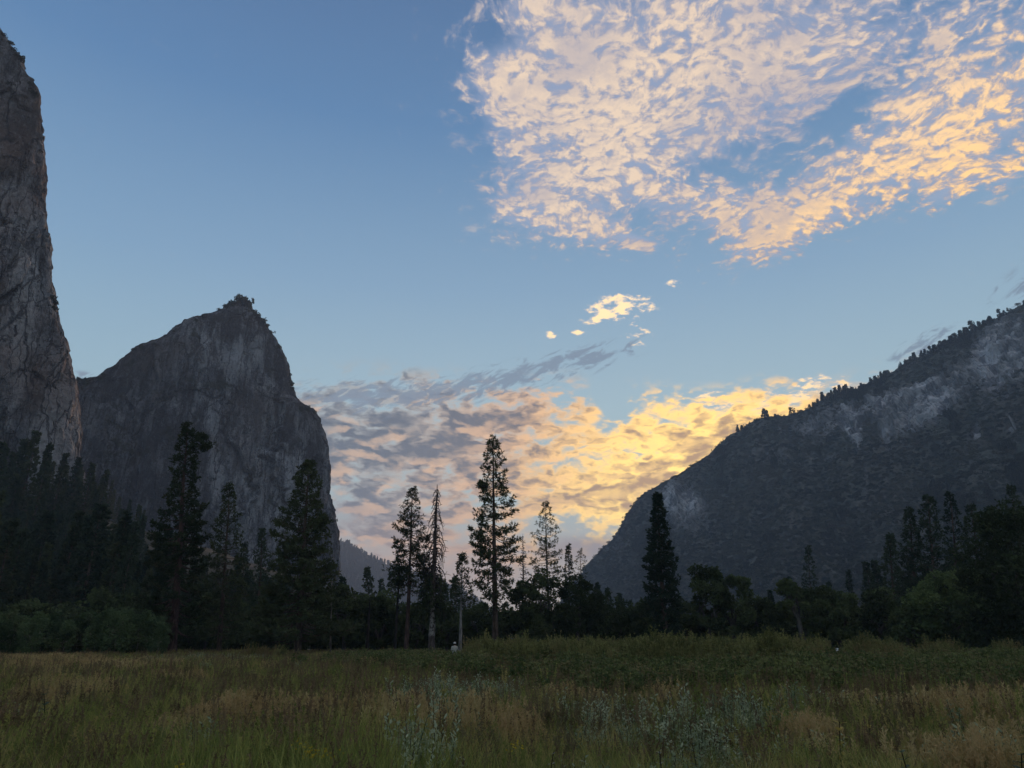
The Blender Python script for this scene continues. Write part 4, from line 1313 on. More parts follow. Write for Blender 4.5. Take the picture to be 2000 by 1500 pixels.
spots = [(PB, 'on the granite spire', 'shrubs on the rim of the spire', [(441, 600, 5), (450, 597, 6), (458, 594, 7), (466, 592, 8), (475, 592, 8), (483, 595, 7), (488, 601, 6), (496, 614, 5), (505, 622, 5), (514, 630, 5), (521, 638, 4),
         (528, 650, 4), (545, 680, 4), (552, 700, 4), (565, 735, 5), (569, 752, 6), (571, 762, 5), (590, 801, 5), (601, 801, 5), (614, 807, 4), (426, 607, 3), (398, 620, 3), (380, 626, 3), (278, 680, 4), (262, 686, 3), (225, 719, 3),
         (190, 742, 4), (160, 748, 6), (170, 748, 5), (153, 746, 6), (636, 915, 3), (641, 965, 4), (650, 1020, 4), (652, 1040, 4), (300, 672, 3), (340, 648, 3), (205, 732, 3)]),
         (PA, 'on the left granite wall', 'shrubs on the edge of the left wall', [(8, 66, 4), (18, 84, 5), (27, 98, 5), (38, 113, 7), (44, 120, 6), (60, 165, 4), (67, 182, 6), (71, 190, 5), (104, 583, 6), (110, 596, 7), (108, 606, 6), (22, 180, 6), (80, 295, 4)])]
for Pg, where, grp, lst in spots:
    for (u, v, rpx) in lst:
        P = nearest_on(Pg, u, v); s = rpx * 1.35 / px_per_m(u, v, P[1])
        o = bpy.data.objects.new('cliff_shrub', SH[rngR.randint(4)]); COL.objects.link(o)
        o.location = Vector(P) - Vector((0, 0, 0.05 * s)); o.rotation_euler.z = rngR.uniform(0, 6); o.scale = (s, s, s * rngR.uniform(0.9, 1.6))
        side_ = ('near the sloping left end' if u < 330 else 'on the left shoulder' if u < 432 else 'on the very summit' if u < 478 else 'just right of the summit' if u < 530 else 'partway down the right edge' if u < 585 else 'at the step of the right edge' if u < 620 else 'low on the right edge') if u > 145 else ('near its top' if v < 130 else 'below its top' if v < 200 else 'half way down' if v < 400 else 'low on the bulge')
        tag(o, ('small ' if rpx < 5 else 'bushy ') + 'dark shrub ' + where + ', ' + side_, 'shrub', grp)
# ------------------------------------------------------------------ scattered ground cover (nobody could count it)
def scatter(name, pts, rot, scl, idx, meshes, label):
    col = bpy.data.collections.new(name + '_kinds')
    for i, me in enumerate(meshes):
        col.objects.link(bpy.data.objects.new('%s_%02d' % (me.name, i), me))
    me = bpy.data.meshes.new(name)
    me.vertices.add(len(pts)); me.vertices.foreach_set('co', np.asarray(pts, np.float32).ravel())
    for an, ty, dat in (('rot', 'FLOAT_VECTOR', rot), ('scl', 'FLOAT_VECTOR', scl)):
        a = me.attributes.new(an, ty, 'POINT'); a.data.foreach_set('vector', np.asarray(dat, np.float32).ravel())
    a = me.attributes.new('idx', 'INT', 'POINT'); a.data.foreach_set('value', np.asarray(idx, np.int32))
    me.update()
    o = bpy.data.objects.new(name, me); COL.objects.link(o)
    g = bpy.data.node_groups.new(name, 'GeometryNodeTree')
    g.interface.new_socket('Geometry', in_out='INPUT', socket_type='NodeSocketGeometry')
    g.interface.new_socket('Geometry', in_out='OUTPUT', socket_type='NodeSocketGeometry')
    gi = g.nodes.new('NodeGroupInput'); go = g.nodes.new('NodeGroupOutput')
    iop = g.nodes.new('GeometryNodeInstanceOnPoints'); ci = g.nodes.new('GeometryNodeCollectionInfo')
    ci.inputs['Collection'].default_value = col
    ci.inputs['Separate Children'].default_value = True; ci.inputs['Reset Children'].default_value = True
    def attr(n, t):
        a = g.nodes.new('GeometryNodeInputNamedAttribute'); a.data_type = t; a.inputs['Name'].default_value = n
        return [s for s in a.outputs if s.enabled][0]
    g.links.new(gi.outputs[0], iop.inputs['Points']); g.links.new(ci.outputs[0], iop.inputs['Instance'])
    iop.inputs['Pick Instance'].default_value = True
    g.links.new(attr('idx', 'INT'), iop.inputs['Instance Index'])
    g.links.new(attr('rot', 'FLOAT_VECTOR'), iop.inputs['Rotation'])
    g.links.new(attr('scl', 'FLOAT_VECTOR'), iop.inputs['Scale'])
    g.links.new(iop.outputs[0], go.inputs[0])
    md = o.modifiers.new('scatter', 'NODES'); md.node_group = g
    tag(o, label, kind='stuff')
    return o


def plant_material(name, a, b_, c_=None, sc=0.35, transl=0.42):
    m, nt, b = new_mat(name)
    info = X(nt.nodes.new('ShaderNodeObjectInfo').outputs['Random'])
    p = geo_pos(nt)
    n1 = noise(p, sc, 4, 0.6); n2 = noise(p, 7.0, 2, 0.5)
    c = mixc(smooth(n1 * 0.6 + info * 0.45 + (n2 - 0.5) * 0.7, 0.30, 0.78), a, b_)
    if c_: c = mixc(smooth(noise(vadd(p, (90, 0, 0)), sc * 0.7, 3, 0.6) + (info - 0.5) * 0.35, 0.50, 0.72) * 0.7, c, c_)
    set_in(b, 'Base Color', c); b.inputs['Roughness'].default_value = 0.7
    t = nt.nodes.new('ShaderNodeBsdfTranslucent'); mx = nt.nodes.new('ShaderNodeMixShader')
    nt.links.new(c.s, t.inputs[0]); mx.inputs[0].default_value = transl
    nt.links.new(b.outputs[0], mx.inputs[1]); nt.links.new(t.outputs[0], mx.inputs[2])
    nt.links.new(mx.outputs[0], [n for n in nt.nodes if n.type == 'OUTPUT_MATERIAL'][0].inputs[0])
    return m


M_GRASS = plant_material('meadow_grass', (0.153, 0.192, 0.047), (0.401, 0.412, 0.115), (0.499, 0.363, 0.153))
M_DRY = plant_material('dry_grass', (0.34, 0.25, 0.105), (0.58, 0.46, 0.22), (0.44, 0.29, 0.135))
M_SAGE = plant_material('silver_leaves', (0.195, 0.244, 0.130), (0.473, 0.522, 0.341), None, 0.8)
M_WEED = plant_material('tall_weed', (0.130, 0.142, 0.050), (0.290, 0.290, 0.105), (0.250, 0.170, 0.085), 0.25)
M_LEAFY = plant_material('dark_leafy_weed', (0.086, 0.119, 0.040), (0.223, 0.248, 0.091), (0.215, 0.165, 0.083), 0.5)
M_BROWN = plant_material('brown_seed_stalks', (0.135, 0.093, 0.054), (0.329, 0.224, 0.128), (0.149, 0.149, 0.075))
M_YELLOW = plant_material('yellow_flowers', (0.45, 0.33, 0.03), (0.62, 0.48, 0.05))
M_STEMDARK = plant_material('dark_stems', (0.040, 0.036, 0.022), (0.085, 0.070, 0.038))


def blades(S, n, radius, h0, h1, w, rng, slot=0, bend=0.35, seg=2):
    a = rng.uniform(0, 6.28, n); r = radius * np.sqrt(rng.uniform(0, 1, n))
    b = np.stack([np.cos(a) * r, np.sin(a) * r, np.zeros(n)], 1)
    H = rng.uniform(h0, h1, n); la = rng.uniform(0, 6.28, n); lb = rng.uniform(0.05, bend, n) * H
    d = np.stack([np.cos(la) * lb, np.sin(la) * lb, H], 1)
    sa = rng.uniform(0, 6.28, n); s = np.stack([np.cos(sa), np.sin(sa), 0 * sa], 1) * w * rng.uniform(0.7, 1.3, n)[:, None]
    m = b + d * (0.35, 0.35, 0.55)
    V = np.stack([b - s * 0.5, b + s * 0.5, m + s * 0.45, m - s * 0.45, b + d], 1).reshape(-1, 3)
    i = np.arange(n) * 5
    F = np.vstack([np.stack([i, i + 1, i + 2], 1), np.stack([i, i + 2, i + 3], 1), np.stack([i + 3, i + 2, i + 4], 1)])
    S.add(V, F, slot)
    return b + d, m


def green_clump(rng, h=0.62, n=38):
    S = Soup(); tips, _ = blades(S, n, 0.24, h * 0.55, h * 1.1, 0.007, rng, bend=0.6)
    return S.build('green_clump', [M_GRASS])


def dry_clump(rng, h=0.75):
    S = Soup(); tips, mids = blades(S, 20, 0.22, h * 0.6, h * 1.1, 0.006, rng, bend=0.22)
    for k in range(4):
        S.tufts(tips + (0, 0, -0.035 * k), np.tile([[0, 0, 1.0]], (len(tips), 1)), 0.055, 4, 0.11, rng, 0, 0.5)
    blades(S, 12, 0.24, h * 0.3, h * 0.6, 0.008, rng, 1)
    return S.build('dry_clump', [M_DRY, M_GRASS])


def sage_clump(rng, h=0.62):
    S = Soup()
    for i in range(7):
        a = rng.uniform(0, 6.28); r = rng.uniform(0, 0.22); H = h * rng.uniform(0.6, 1.15)
        b = np.array([math.cos(a) * r, math.sin(a) * r, 0]); top = b + (rng.normal(0, .06), rng.normal(0, .06), H)
        S.tube([b, top], [0.005, 0.003], 3, 1)
        g = np.linspace(0.25, 1, 13)
        C = b + (top - b) * g[:, None]
        an = g * 40 + a
        S.tufts(C, np.stack([np.cos(an), np.sin(an), np.full(13, 0.9)], 1), 0.075 * (1.2 - g * 0.5), 3, 0.15, rng, 0, 0.5)
    return S.build('sage_clump', [M_SAGE, M_STEMDARK])


def plume_clump(rng, h=1.75, n=9):
    S = Soup()
    for i in range(n):
        a = rng.uniform(0, 6.28); r = rng.uniform(0, 0.38); H = h * rng.uniform(0.62, 1.08)
        b = np.array([math.cos(a) * r, math.sin(a) * r, 0])
        lean = np.array([rng.normal(0, .14), rng.normal(0, .14), 0])
        g = np.linspace(0, 1, 6); P = b + lean * (g ** 2)[:, None] + np.stack([0 * g, 0 * g, H * g], 1)
        S.tube(P, np.linspace(0.009, 0.003, 6), 3, 1)
        g = rng.uniform(0.2, 1, 34); C = b + lean * (g ** 2)[:, None] + np.stack([0 * g, 0 * g, H * g], 1)
        an = rng.uniform(0, 6.28, 34)
        ln_ = np.where(g > 0.68, 0.10, 0.13)
        S.tufts(C, np.stack([np.cos(an), np.sin(an), np.where(g > 0.68, 1.4, 0.45)], 1), ln_, 3, 0.15, rng, 0, 0.35)
    blades(S, 12, 0.4, h * 0.3, h * 0.5, 0.012, rng, 0)
    return S.build('plume_clump', [M_WEED, M_STEMDARK])


def leafy_clump(rng, h=0.85):
    S = Soup()
    for i in range(8):
        a = rng.uniform(0, 6.28); r = rng.uniform(0, 0.3); H = h * rng.uniform(0.5, 1.1)
        b = np.array([math.cos(a) * r, math.sin(a) * r, 0]); top = b + (rng.normal(0, .1), rng.normal(0, .1), H)
        S.tube([b, top], [0.007, 0.003], 3, 1)
        g = rng.uniform(0.3, 1, 12); an = rng.uniform(0, 6.28, 12)
        S.tufts(b + (top - b) * g[:, None], np.stack([np.cos(an), np.sin(an), np.full(12, 0.4)], 1), 0.09, 3, 0.24, rng, 0, 0.5)
    return S.build('leafy_clump', [M_LEAFY, M_STEMDARK])


def tan_stalks(rng, h=0.95):
    S = Soup()
    for i in range(5):
        a = rng.uniform(0, 6.28); r = rng.uniform(0, 0.25); H = h * rng.uniform(0.7, 1.1)
        b = np.array([math.cos(a) * r, math.sin(a) * r, 0]); top = b + (rng.normal(0, .1), rng.normal(0, .1), H)
        S.tube([b, (b + top) / 2 + rng.normal(0, .015, 3), top], [0.005, 0.004, 0.002], 3, 0)
        g = rng.uniform(0.55, 1, 22); an = rng.uniform(0, 6.28, 22)
        S.tufts(b + (top - b) * g[:, None], np.stack([np.cos(an), np.sin(an), np.full(22, 0.8)], 1), 0.06 * (1.4 - g), 3, 0.13, rng, 0, 0.3)
    return S.build('stalks', [(M_GRASS, M_WEED, M_BROWN, M_BROWN)[rng.randint(4)]])


rngM = np.random.RandomState(5)


def at_px(u, v, h):
    dx, dz = direction(u, v)
    Y = (EYE - h) / max(-dz, 0.0035)
    return dx * Y, Y


NM = 135000
u01 = rngM.uniform(0, 1, NM)
y0, y1 = 5.2, 135.0
MY = (y0 ** 0.8 + u01 * (y1 ** 0.8 - y0 ** 0.8)) ** 1.25
MX = rngM.uniform(-1, 1, NM) * (MY * 0.84 + 7.0)
MZ = ground_z(MX, MY)
mu, mv = px_of(np.stack([MX, MY, np.full(NM, 0.50)], 1))


def field(lst, u, v):
    t = np.zeros_like(u)
    for (a, b, ru_, rv_, amt) in lst: t += amt * 0.5 ** (((u - a) / ru_) ** 2 + ((v - b) / rv_) ** 2)
    return t


nz = lambda sx_, sy_, o_: perlin(np.stack([MX * sx_ + o_, MY * sy_, 0 * MX + o_], 1))
w_dry = field([(90, 1343, 90, 14, 1.1), (485, 1385, 75, 24, 1.2), (385, 1400, 50, 14, 1.1), (690, 1402, 65, 16, 1.3), (890, 1400, 80, 20, 1.3), (150, 1296, 190, 9, 0.9), (60, 1283, 80, 5, .6),
               (730, 1291, 28, 5, 1.1), (930, 1288, 24, 6, 1.0), (370, 1318, 60, 6, 0.5), (1290, 1357, 40, 13, 1.2), (1630, 1366, 60, 12, 1.0), (1880, 1385, 130, 16, 0.9), (1890, 1455, 80, 26, 1.0), (1015, 1395, 22, 16, 1.0),
               (1600, 1420, 60, 20, 0.4), (40, 1480, 50, 20, 0.6), (1120, 1350, 60, 6, 0.7), (980, 1310, 60, 6, 0.4)], mu, mv) + nz(.35, .25, 3) * 0.55 + nz(1.6, 1.2, 31) * 0.3
w_sage = field([(850, 1358, 70, 20, 1.5), (960, 1350, 60, 12, 0.8), (1380, 1430, 230, 60, 0.50), (1150, 1390, 60, 30, 0.6), (1900, 1440, 160, 60, 0.3), (1480, 1385, 200, 20, 0.4), (430, 1283, 130, 5, 0.5), (400, 1440, 60, 40, 0.3), (830, 1470, 60, 40, 0.35)], mu, mv) + nz(.5, .4, 9) * 0.5 + nz(2., 1.6, 41) * 0.3
w_leaf = field([(1650, 1308, 300, 22, 1.1), (1950, 1310, 120, 25, 1.0), (790, 1290, 140, 10, 0.9), (1330, 1325, 200, 18, 0.7), (1120, 1310, 120, 16, 0.7), (880, 1300, 60, 10, .7)], mu, mv) + nz(.3, .25, 15) * 0.5
w_tall = field([(420, 1262, 90, 14, 0.9), (540, 1262, 60, 12, 0.9), (500, 1268, 80, 10, .5), (1010, 1278, 90, 14, 1.1), (1150, 1280, 110, 16, 1.3), (1300, 1280, 120, 18, 1.4), (1450, 1282, 110, 17, 1.2), (1560, 1283, 50, 13, 0.8), (1720, 1285, 60, 12, 0.7), (1850, 1285, 30, 10, 0.8), (160, 1270, 60, 8, 0.6), (930, 1275, 25, 10, 0.8), (1970, 1283, 50, 10, 0.5)], mu, mv) + nz(.2, .15, 25) * 0.45 - 3 * field([(889, 1262, 14, 40, 1.0), (1635, 1275, 8, 40, 1.0)], mu, mv)
r = rngM.uniform(0, 1, NM)
kind = np.zeros(NM, int)                                       # 0 green
kind[(w_dry > 0.42) & (r < np.clip(w_dry - 0.05, 0, 1) * 0.64)] = 1
kind[(w_sage > 0.38) & (rngM.uniform(0, 1, NM) < np.clip(w_sage, 0, 1) * 0.50)] = 2
kind[(w_leaf > 0.45) & (rngM.uniform(0, 1, NM) < np.clip(w_leaf, 0, 1) * 0.42)] = 4
kind[(w_tall > 0.55) & (MY > 26) & (MY < 80) & (rngM.uniform(0, 1, NM) < np.clip(w_tall, 0, 1.2) * 0.42)] = 3
kind[(kind == 0) & (rngM.uniform(0, 1, NM) < 0.16 + 0.30 * np.clip(nz(.5, .45, 63) + 0.1, 0, 1))] = 5        # stalks standing up everywhere
widen = 1 + MY / 55.0
GRN = [green_clump(np.random.RandomState(20 + i), [0.42, 0.50, 0.58, 0.34][i]) for i in range(4)]
DRY = [dry_clump(np.random.RandomState(30 + i), [0.50, 0.58, 0.44][i]) for i in range(3)]
SAG = [sage_clump(np.random.RandomState(40 + i), [0.40, 0.50, 0.58][i]) for i in range(3)]
PLM = [plume_clump(np.random.RandomState(50 + i), [1.35, 1.7, 1.55][i]) for i in range(3)]
LEA = [leafy_clump(np.random.RandomState(60 + i), [0.62, 0.8, 0.9][i]) for i in range(3)]
STK = [tan_stalks(np.random.RandomState(70 + i), [0.62, 0.72, 0.82, 0.68, 0.58, 0.66][i]) for i in range(6)]
NMgap = field([(889, 1272, 16, 12, 1.0), (1635, 1275, 8, 10, 1.0)], mu, mv)
hv = 1 - 0.35 * NMgap + perlin(np.stack([MX * .25, MY * .25, 0 * MX + 77], 1)) * 0.45 + perlin(np.stack([MX * 1.1, MY * .9, 0 * MX + 57], 1)) * 0.35
for kd, name, meshes, lab in [(0, 'meadow_grass', GRN, 'olive green meadow grass growing thick and uneven'), (1, 'dry_grass', DRY, 'patches of dry tan grass gone to seed'),
                              (2, 'silver_sagewort', SAG, 'silvery grey green leafy weeds in drifts'), (3, 'tall_weeds', PLM, 'tall feathery brown green weeds along the far meadow'),
                              (4, 'leafy_weeds', LEA, 'dark green leafy weeds below the tall feathery ones'), (5, 'seed_stalks', STK, 'thin seeding stalks standing above the grass')]:
    s = kind == kd
    n = int(s.sum())
    rot = np.stack([rngM.normal(0, 0.10, n), rngM.normal(0, 0.10, n), rngM.uniform(0, 6.28, n)], 1)
    sc = rngM.uniform(0.75, 1.2, n); wd = sc * widen[s] if kd != 3 else sc * 1.15
    near = np.clip(MY[s] / 12, 0.62, 1)
    sc = sc * np.clip(hv[s], 0.6, 1.35) * (near if kd in (5,) else np.clip(MY[s] / 8, 0.8, 1))
    scatter(name, np.stack([MX, MY, MZ - 0.02], 1)[s], rot, np.stack([wd, wd, sc], 1), rngM.randint(0, len(meshes), n), meshes, lab)

# small yellow flowers low on the left
SF = Soup(); SF.tube([(0, 0, 0), (0.02, 0, 0.5)], [0.004, 0.002], 3, 1)
SF.tufts(np.array([(0.02, 0, 0.5), (0.06, 0.02, 0.47), (-0.03, -0.03, 0.45)]), np.tile([[0, 0, 1.]], (3, 1)), 0.016, 5, 0.5, rngM, 0, 1.0)
FLW = SF.build('flower', [M_YELLOW, M_GRASS])
fx_, fy_ = [], []
for (u, v, ru_, rv_, n) in [(620, 1462, 40, 6, 14), (350, 1492, 12, 5, 3), (590, 1445, 8, 5, 4), (645, 1310, 4, 5, 5), (840, 1305, 10, 4, 10), (1010, 1450, 10, 8, 5)]:
    for _ in range(n):
        x, y = at_px(u + rngM.normal(0, ru_ * 0.6), v + rngM.normal(0, rv_ * 0.6), 0.62); fx_.append(x); fy_.append(y)
fx_, fy_ = np.array(fx_), np.array(fy_); n = len(fx_)
scatter('yellow_flowers', np.stack([fx_, fy_, ground_z(fx_, fy_) + 0.05], 1), np.stack([0 * fx_, 0 * fx_, rngM.uniform(0, 6, n)], 1), np.full((n, 3), 1.1), np.zeros(n), [FLW], 'sprinkle of tiny yellow flowers in the near grass')


# ------------------------------------------------------------------ single plants one can pick out
def milkweed_mesh(rng, h=0.9, leaf=0.16, mat=None, pairs=7):
    S = Soup(); lean = rng.normal(0, 0.06, 2)
    g = np.linspace(0, 1, 6); P = np.stack([lean[0] * g ** 2, lean[1] * g ** 2, h * g], 1)
    S.tube(P, np.linspace(0.011, 0.005, 6), 5, 1)
    stem = S.build('stem', [M_STEMDARK, M_STEMDARK])
    L = []
    a0 = rng.uniform(0, 3)
    for i in range(pairs):
        t = 0.35 + 0.62 * i / (pairs - 1); a = a0 + i * 1.57
        for sg in (0, math.pi):
            d = np.array([math.cos(a + sg), math.sin(a + sg), 0.0]); s = np.array([-d[1], d[0], 0])
            ln_ = leaf * (1.2 - 0.5 * t) * rng.uniform(0.85, 1.2)
            b = np.array([lean[0] * t * t, lean[1] * t * t, h * t])
            up = rng.uniform(0.35, 0.9)
            q = [0, 0.3, 0.65, 1.0]; w = [0.01, 0.24, 0.20, 0.0]
            V = []
            for qq, ww in zip(q, w):
                c = b + d * ln_ * qq + np.array([0, 0, ln_ * (up * qq - 0.35 * qq * qq)])
                V += [c + s * ww * ln_ + (0, 0, 0.15 * ww * ln_), c, c - s * ww * ln_ + (0, 0, 0.15 * ww * ln_)]
            F = []
            for k in range(3):
                for c in (0, 1):
                    A = k * 3 + c; F += [(A, A + 1, A + 4), (A, A + 4, A + 3)]
            L.append((np.array(V), np.array(F)))
    return stem, [raw_mesh('leaf', v, f, mat) for v, f in L]


M_MILK = plant_material('milkweed_leaves', (0.070, 0.100, 0.062), (0.130, 0.170, 0.105))
M_MILKY = plant_material('yellowed_leaves', (0.32, 0.26, 0.06), (0.48, 0.38, 0.10))
M_MILKP = plant_material('pale_leaves', (0.30, 0.32, 0.28), (0.45, 0.45, 0.40))
for i, (u, v, h, lf, mt, lab) in enumerate([
        (101, 1352, 1.05, 0.17, M_MILK, 'dark broad leaved milkweed standing alone on the left before the tan grass'),
        (133, 1345, 0.90, 0.14, M_MILK, 'smaller milkweed right of the dark one on the left'),
        (434, 1330, 0.95, 0.15, M_MILK, 'milkweed by a dark hollow in the grass, left of centre'),
        (889, 1312, 1.15, 0.17, M_MILK, 'tall milkweed above the silvery drift in the middle'),
        (1630, 1412, 0.95, 0.17, M_MILKY, 'stalk with yellowed curling leaves in the near right meadow'),
        (1692, 1410, 0.85, 0.12, M_MILKY, 'smaller yellowed stalk right of the one with curling leaves'),
        (1755, 1322, 1.25, 0.13, M_MILK, 'upright leafy spire in the right meadow'),
        (1290, 1470, 0.75, 0.08, M_MILKP, 'pale withered seed stalk near the bottom, right of centre'),
        (1069, 1470, 0.75, 0.07, M_MILKP, 'whitish withered stalk near the bottom centre'),
        (1770, 1470, 0.80, 0.15, M_MILK, 'milkweed with spread leaves near the bottom right corner'),
        (1980, 1475, 0.80, 0.14, M_MILK, 'milkweed at the bottom right corner'),
        (1360, 1455, 0.80, 0.13, M_MILK, 'milkweed among the silvery weeds right of centre')]):
    h *= 0.78; lf *= 0.8
    x, y = at_px(u, v, h)
    if y > 60: y = 60; x = direction(u, v)[0] * y
    st_, lv = milkweed_mesh(np.random.RandomState(900 + i), h, lf, mt, 7 if lf > 0.085 else 5)
    e = tree_from('milkweed' if mt is M_MILK else 'withered_stalk', [('stem', st_)] + [('leaf', q) for q in lv], (x, y, float(ground_z(x, y))))
    tag(e, lab, 'plant')

# ------------------------------------------------------------------ scrub on the mountain and woods on the far ridge
rngS = np.random.RandomState(8)
PCf = PC; okm = (TT > 0.04) & (TT < 1.0) & (rn < 0.55 + rngS.normal(0, 0.14, len(TT))) & (pv < 1300) & (pu < 2200)
ok = np.where(okm)[0]
wgt = np.linalg.norm(PCf[ok], axis=1) ** -1.0
pick = rngS.choice(ok, 30000, p=wgt / wgt.sum())
P = PCf[pick] + rngS.normal(0, 2.0, (len(pick), 3)) * (1, 1, 0.1)
sc = rngS.uniform(1.3, 3.4, len(pick)) * (1 + np.linalg.norm(P, axis=1) / 2600)
CH = [shrub_mesh(np.random.RandomState(820 + i), n=60, leaf=0.34, mat=M_SCRUB) for i in range(4)]
scatter('chaparral', P - (0, 0, 0.5), np.stack([0 * sc, 0 * sc, rngS.uniform(0, 6.28, len(sc))], 1), np.stack([sc, sc, sc * 0.9], 1), rngS.randint(0, 4, len(sc)), CH, 'dense dark scrub covering the right mountainside')
# scattered small conifers in the gullies of the mountain
ok = np.where((TT > 0.40) & (TT < 0.99) & (lump > 0.05) & (gull < 0.35) & (rn < 0.5) & (pu > 1200) & (pu < 2100))[0]
pick = rngS.choice(ok, 4500); P = PCf[pick]; sc = rngS.uniform(5, 12, len(pick))
scatter('mountain_woods', P - (0, 0, 0.6), np.stack([0 * sc, 0 * sc, rngS.uniform(0, 6.28, len(sc))], 1), np.stack([sc * 1.2, sc * 1.2, sc], 1), rngS.randint(0, 6, len(sc)), RT, 'thin dark woods mixed into the scrub of the mountainside')
DF = D3.reshape(-1, 3); TD = np.repeat(td[None], nd, 0).ravel()
ok = np.where((TD > 0.15) & (TD < 1.06))[0]; pick = rngS.choice(ok, 6500); P = DF[pick] + rngS.normal(0, 1, (len(pick), 3)) * (9, 9, 0)
sc = rngS.uniform(12, 24, len(pick))
scatter('ridge_woods', P - (0, 0, 2.5), np.stack([0 * sc, 0 * sc, rngS.uniform(0, 6.28, len(sc))], 1), np.stack([sc * 1.3, sc * 1.3, sc], 1), rngS.randint(0, 6, len(sc)), RT, 'far off woods covering the hazy distant ridge')
# ------------------------------------------------------------------ person standing at the far side of the meadow, seen from behind
def plain(name, c, rough=0.85):
    m, nt, b = new_mat(name)
    n = noise(obj_coord(nt), 14.0, 4, 0.6)
    set_in(b, 'Base Color', mixc(smooth(n, 0.35, 0.65), tuple(x * 0.85 for x in c), c)); b.inputs['Roughness'].default_value = rough
    return m


M_SKIN = plain('skin', (0.42, 0.26, 0.19)); M_SHIRT = plain('shirt_cloth', (0.40, 0.39, 0.34)); M_PANTS = plain('trouser_cloth', (0.12, 0.115, 0.10))
M_CAP = plain('cap_cloth', (0.50, 0.50, 0.47)); M_HAIR = plain('hair', (0.05, 0.035, 0.025)); M_SHOE = plain('shoe', (0.05, 0.045, 0.04))


def skinned(name, joints, edges, radii, mat, parent, root=0, levels=2):
    me = bpy.data.meshes.new(name); me.from_pydata(joints, edges, []); me.materials.append(mat)
    o = bpy.data.objects.new(name, me); COL.objects.link(o); o.parent = parent
    sk = o.modifiers.new('skin', 'SKIN'); sk.use_smooth_shade = True
    if not me.skin_vertices:
        bm = bmesh.new(); bm.from_mesh(me); bm.verts.layers.skin.verify(); bm.to_mesh(me); bm.free()
    for i, d in enumerate(me.skin_vertices[0].data):
        d.radius = radii[i] if hasattr(radii[i], '__len__') else (radii[i], radii[i]); d.use_root = (i == root)
    ss_ = o.modifiers.new('subdivision', 'SUBSURF'); ss_.levels = levels; ss_.render_levels = levels
    return o


px_, py_ = at_px(888, 1262, 1.45)
py_ = 62.0; px_ = direction(888, 1262)[0] * py_
per = empty('person', (px_, py_, float(ground_z(px_, py_))), R(8))
J = [(0, 0, 0.95), (0, 0, 1.12), (0, 0.0, 1.32), (0, 0, 1.44), (0, 0.0, 1.50), (0, -0.01, 1.60), (0, -0.01, 1.70),
     (-.10, 0, 0.90), (-.11, 0.01, 0.50), (-.12, 0, 0.10), (-.12, 0.12, 0.05), (.10, 0, 0.90), (.12, 0.02, 0.50), (.13, 0.02, 0.10), (.13, 0.14, 0.05),
     (-.19, 0, 1.41), (-.26, 0.02, 1.14), (-.18, 0.20, 1.06), (.19, 0, 1.41), (.27, 0.0, 1.14), (.20, 0.20, 1.06)]
E = [(0, 1), (1, 2), (2, 3), (3, 4), (4, 5), (5, 6), (0, 7), (7, 8), (8, 9), (9, 10), (0, 11), (11, 12), (12, 13), (13, 14), (3, 15), (15, 16), (16, 17), (3, 18), (18, 19), (19, 20)]
RD_ = [(.15, .11), (.14, .10), (.17, .11), (.10, .08), .055, (.085, .10), (.07, .085), .085, .06, .042, .04, .085, .06, .042, .04, .06, .042, .03, .06, .042, .03]
skinned('body', J, E, RD_, M_SKIN, per)
for s_, hx, hy, hz in ((-1, -.17, .23, 1.06), (1, .19, .23, 1.06)):
    j = [(hx, hy - .03, hz), (hx, hy + .03, hz)] ; e = [(0, 1)]; r_ = [.028, .034]
    for k in range(4):
        j += [(hx + (k - 1.5) * .018, hy + .07, hz + .002), (hx + (k - 1.5) * .02, hy + .10 - abs(k - 1.5) * .006, hz - .015)]; e += [(1, 2 + 2 * k), (2 + 2 * k, 3 + 2 * k)]; r_ += [.0095, .008]
    j += [(hx - s_ * .045, hy + .03, hz + .01)]; e += [(0, len(j) - 1)]; r_ += [.010]
    skinned('hand', j, e, r_, M_SKIN, per, levels=1)


def shell(name, rings, mat, sides=18, close_top=False):
    """rings: (x, y, z, rx, ry)"""
    th = np.linspace(0, 2 * np.pi, sides, endpoint=False)
    V = np.array([[(x + rx * math.cos(a) * (1 + .03 * math.sin(5 * a)), y + ry * math.sin(a), z) for a in th] for x, y, z, rx, ry in rings]).reshape(-1, 3)
    n = len(rings); i = np.arange(n * sides).reshape(n, sides); jx = np.roll(i, -1, 1)
    F = np.stack([i[:-1], jx[:-1], jx[1:], i[1:]], -1).reshape(-1, 4)
    o = mesh_obj(name, V, F, mat, per, smooth_shade=True)
    so = o.modifiers.new('thickness', 'SOLIDIFY'); so.thickness = 0.006
    return o


def limb_shell(name, pts, rad, mat):
    S = Soup(); S.tube(pts, rad, 12, 0); me = S.build(name, [mat]); o = bpy.data.objects.new(name, me); COL.objects.link(o); o.parent = per
    so = o.modifiers.new('thickness', 'SOLIDIFY'); so.thickness = 0.006
    return o


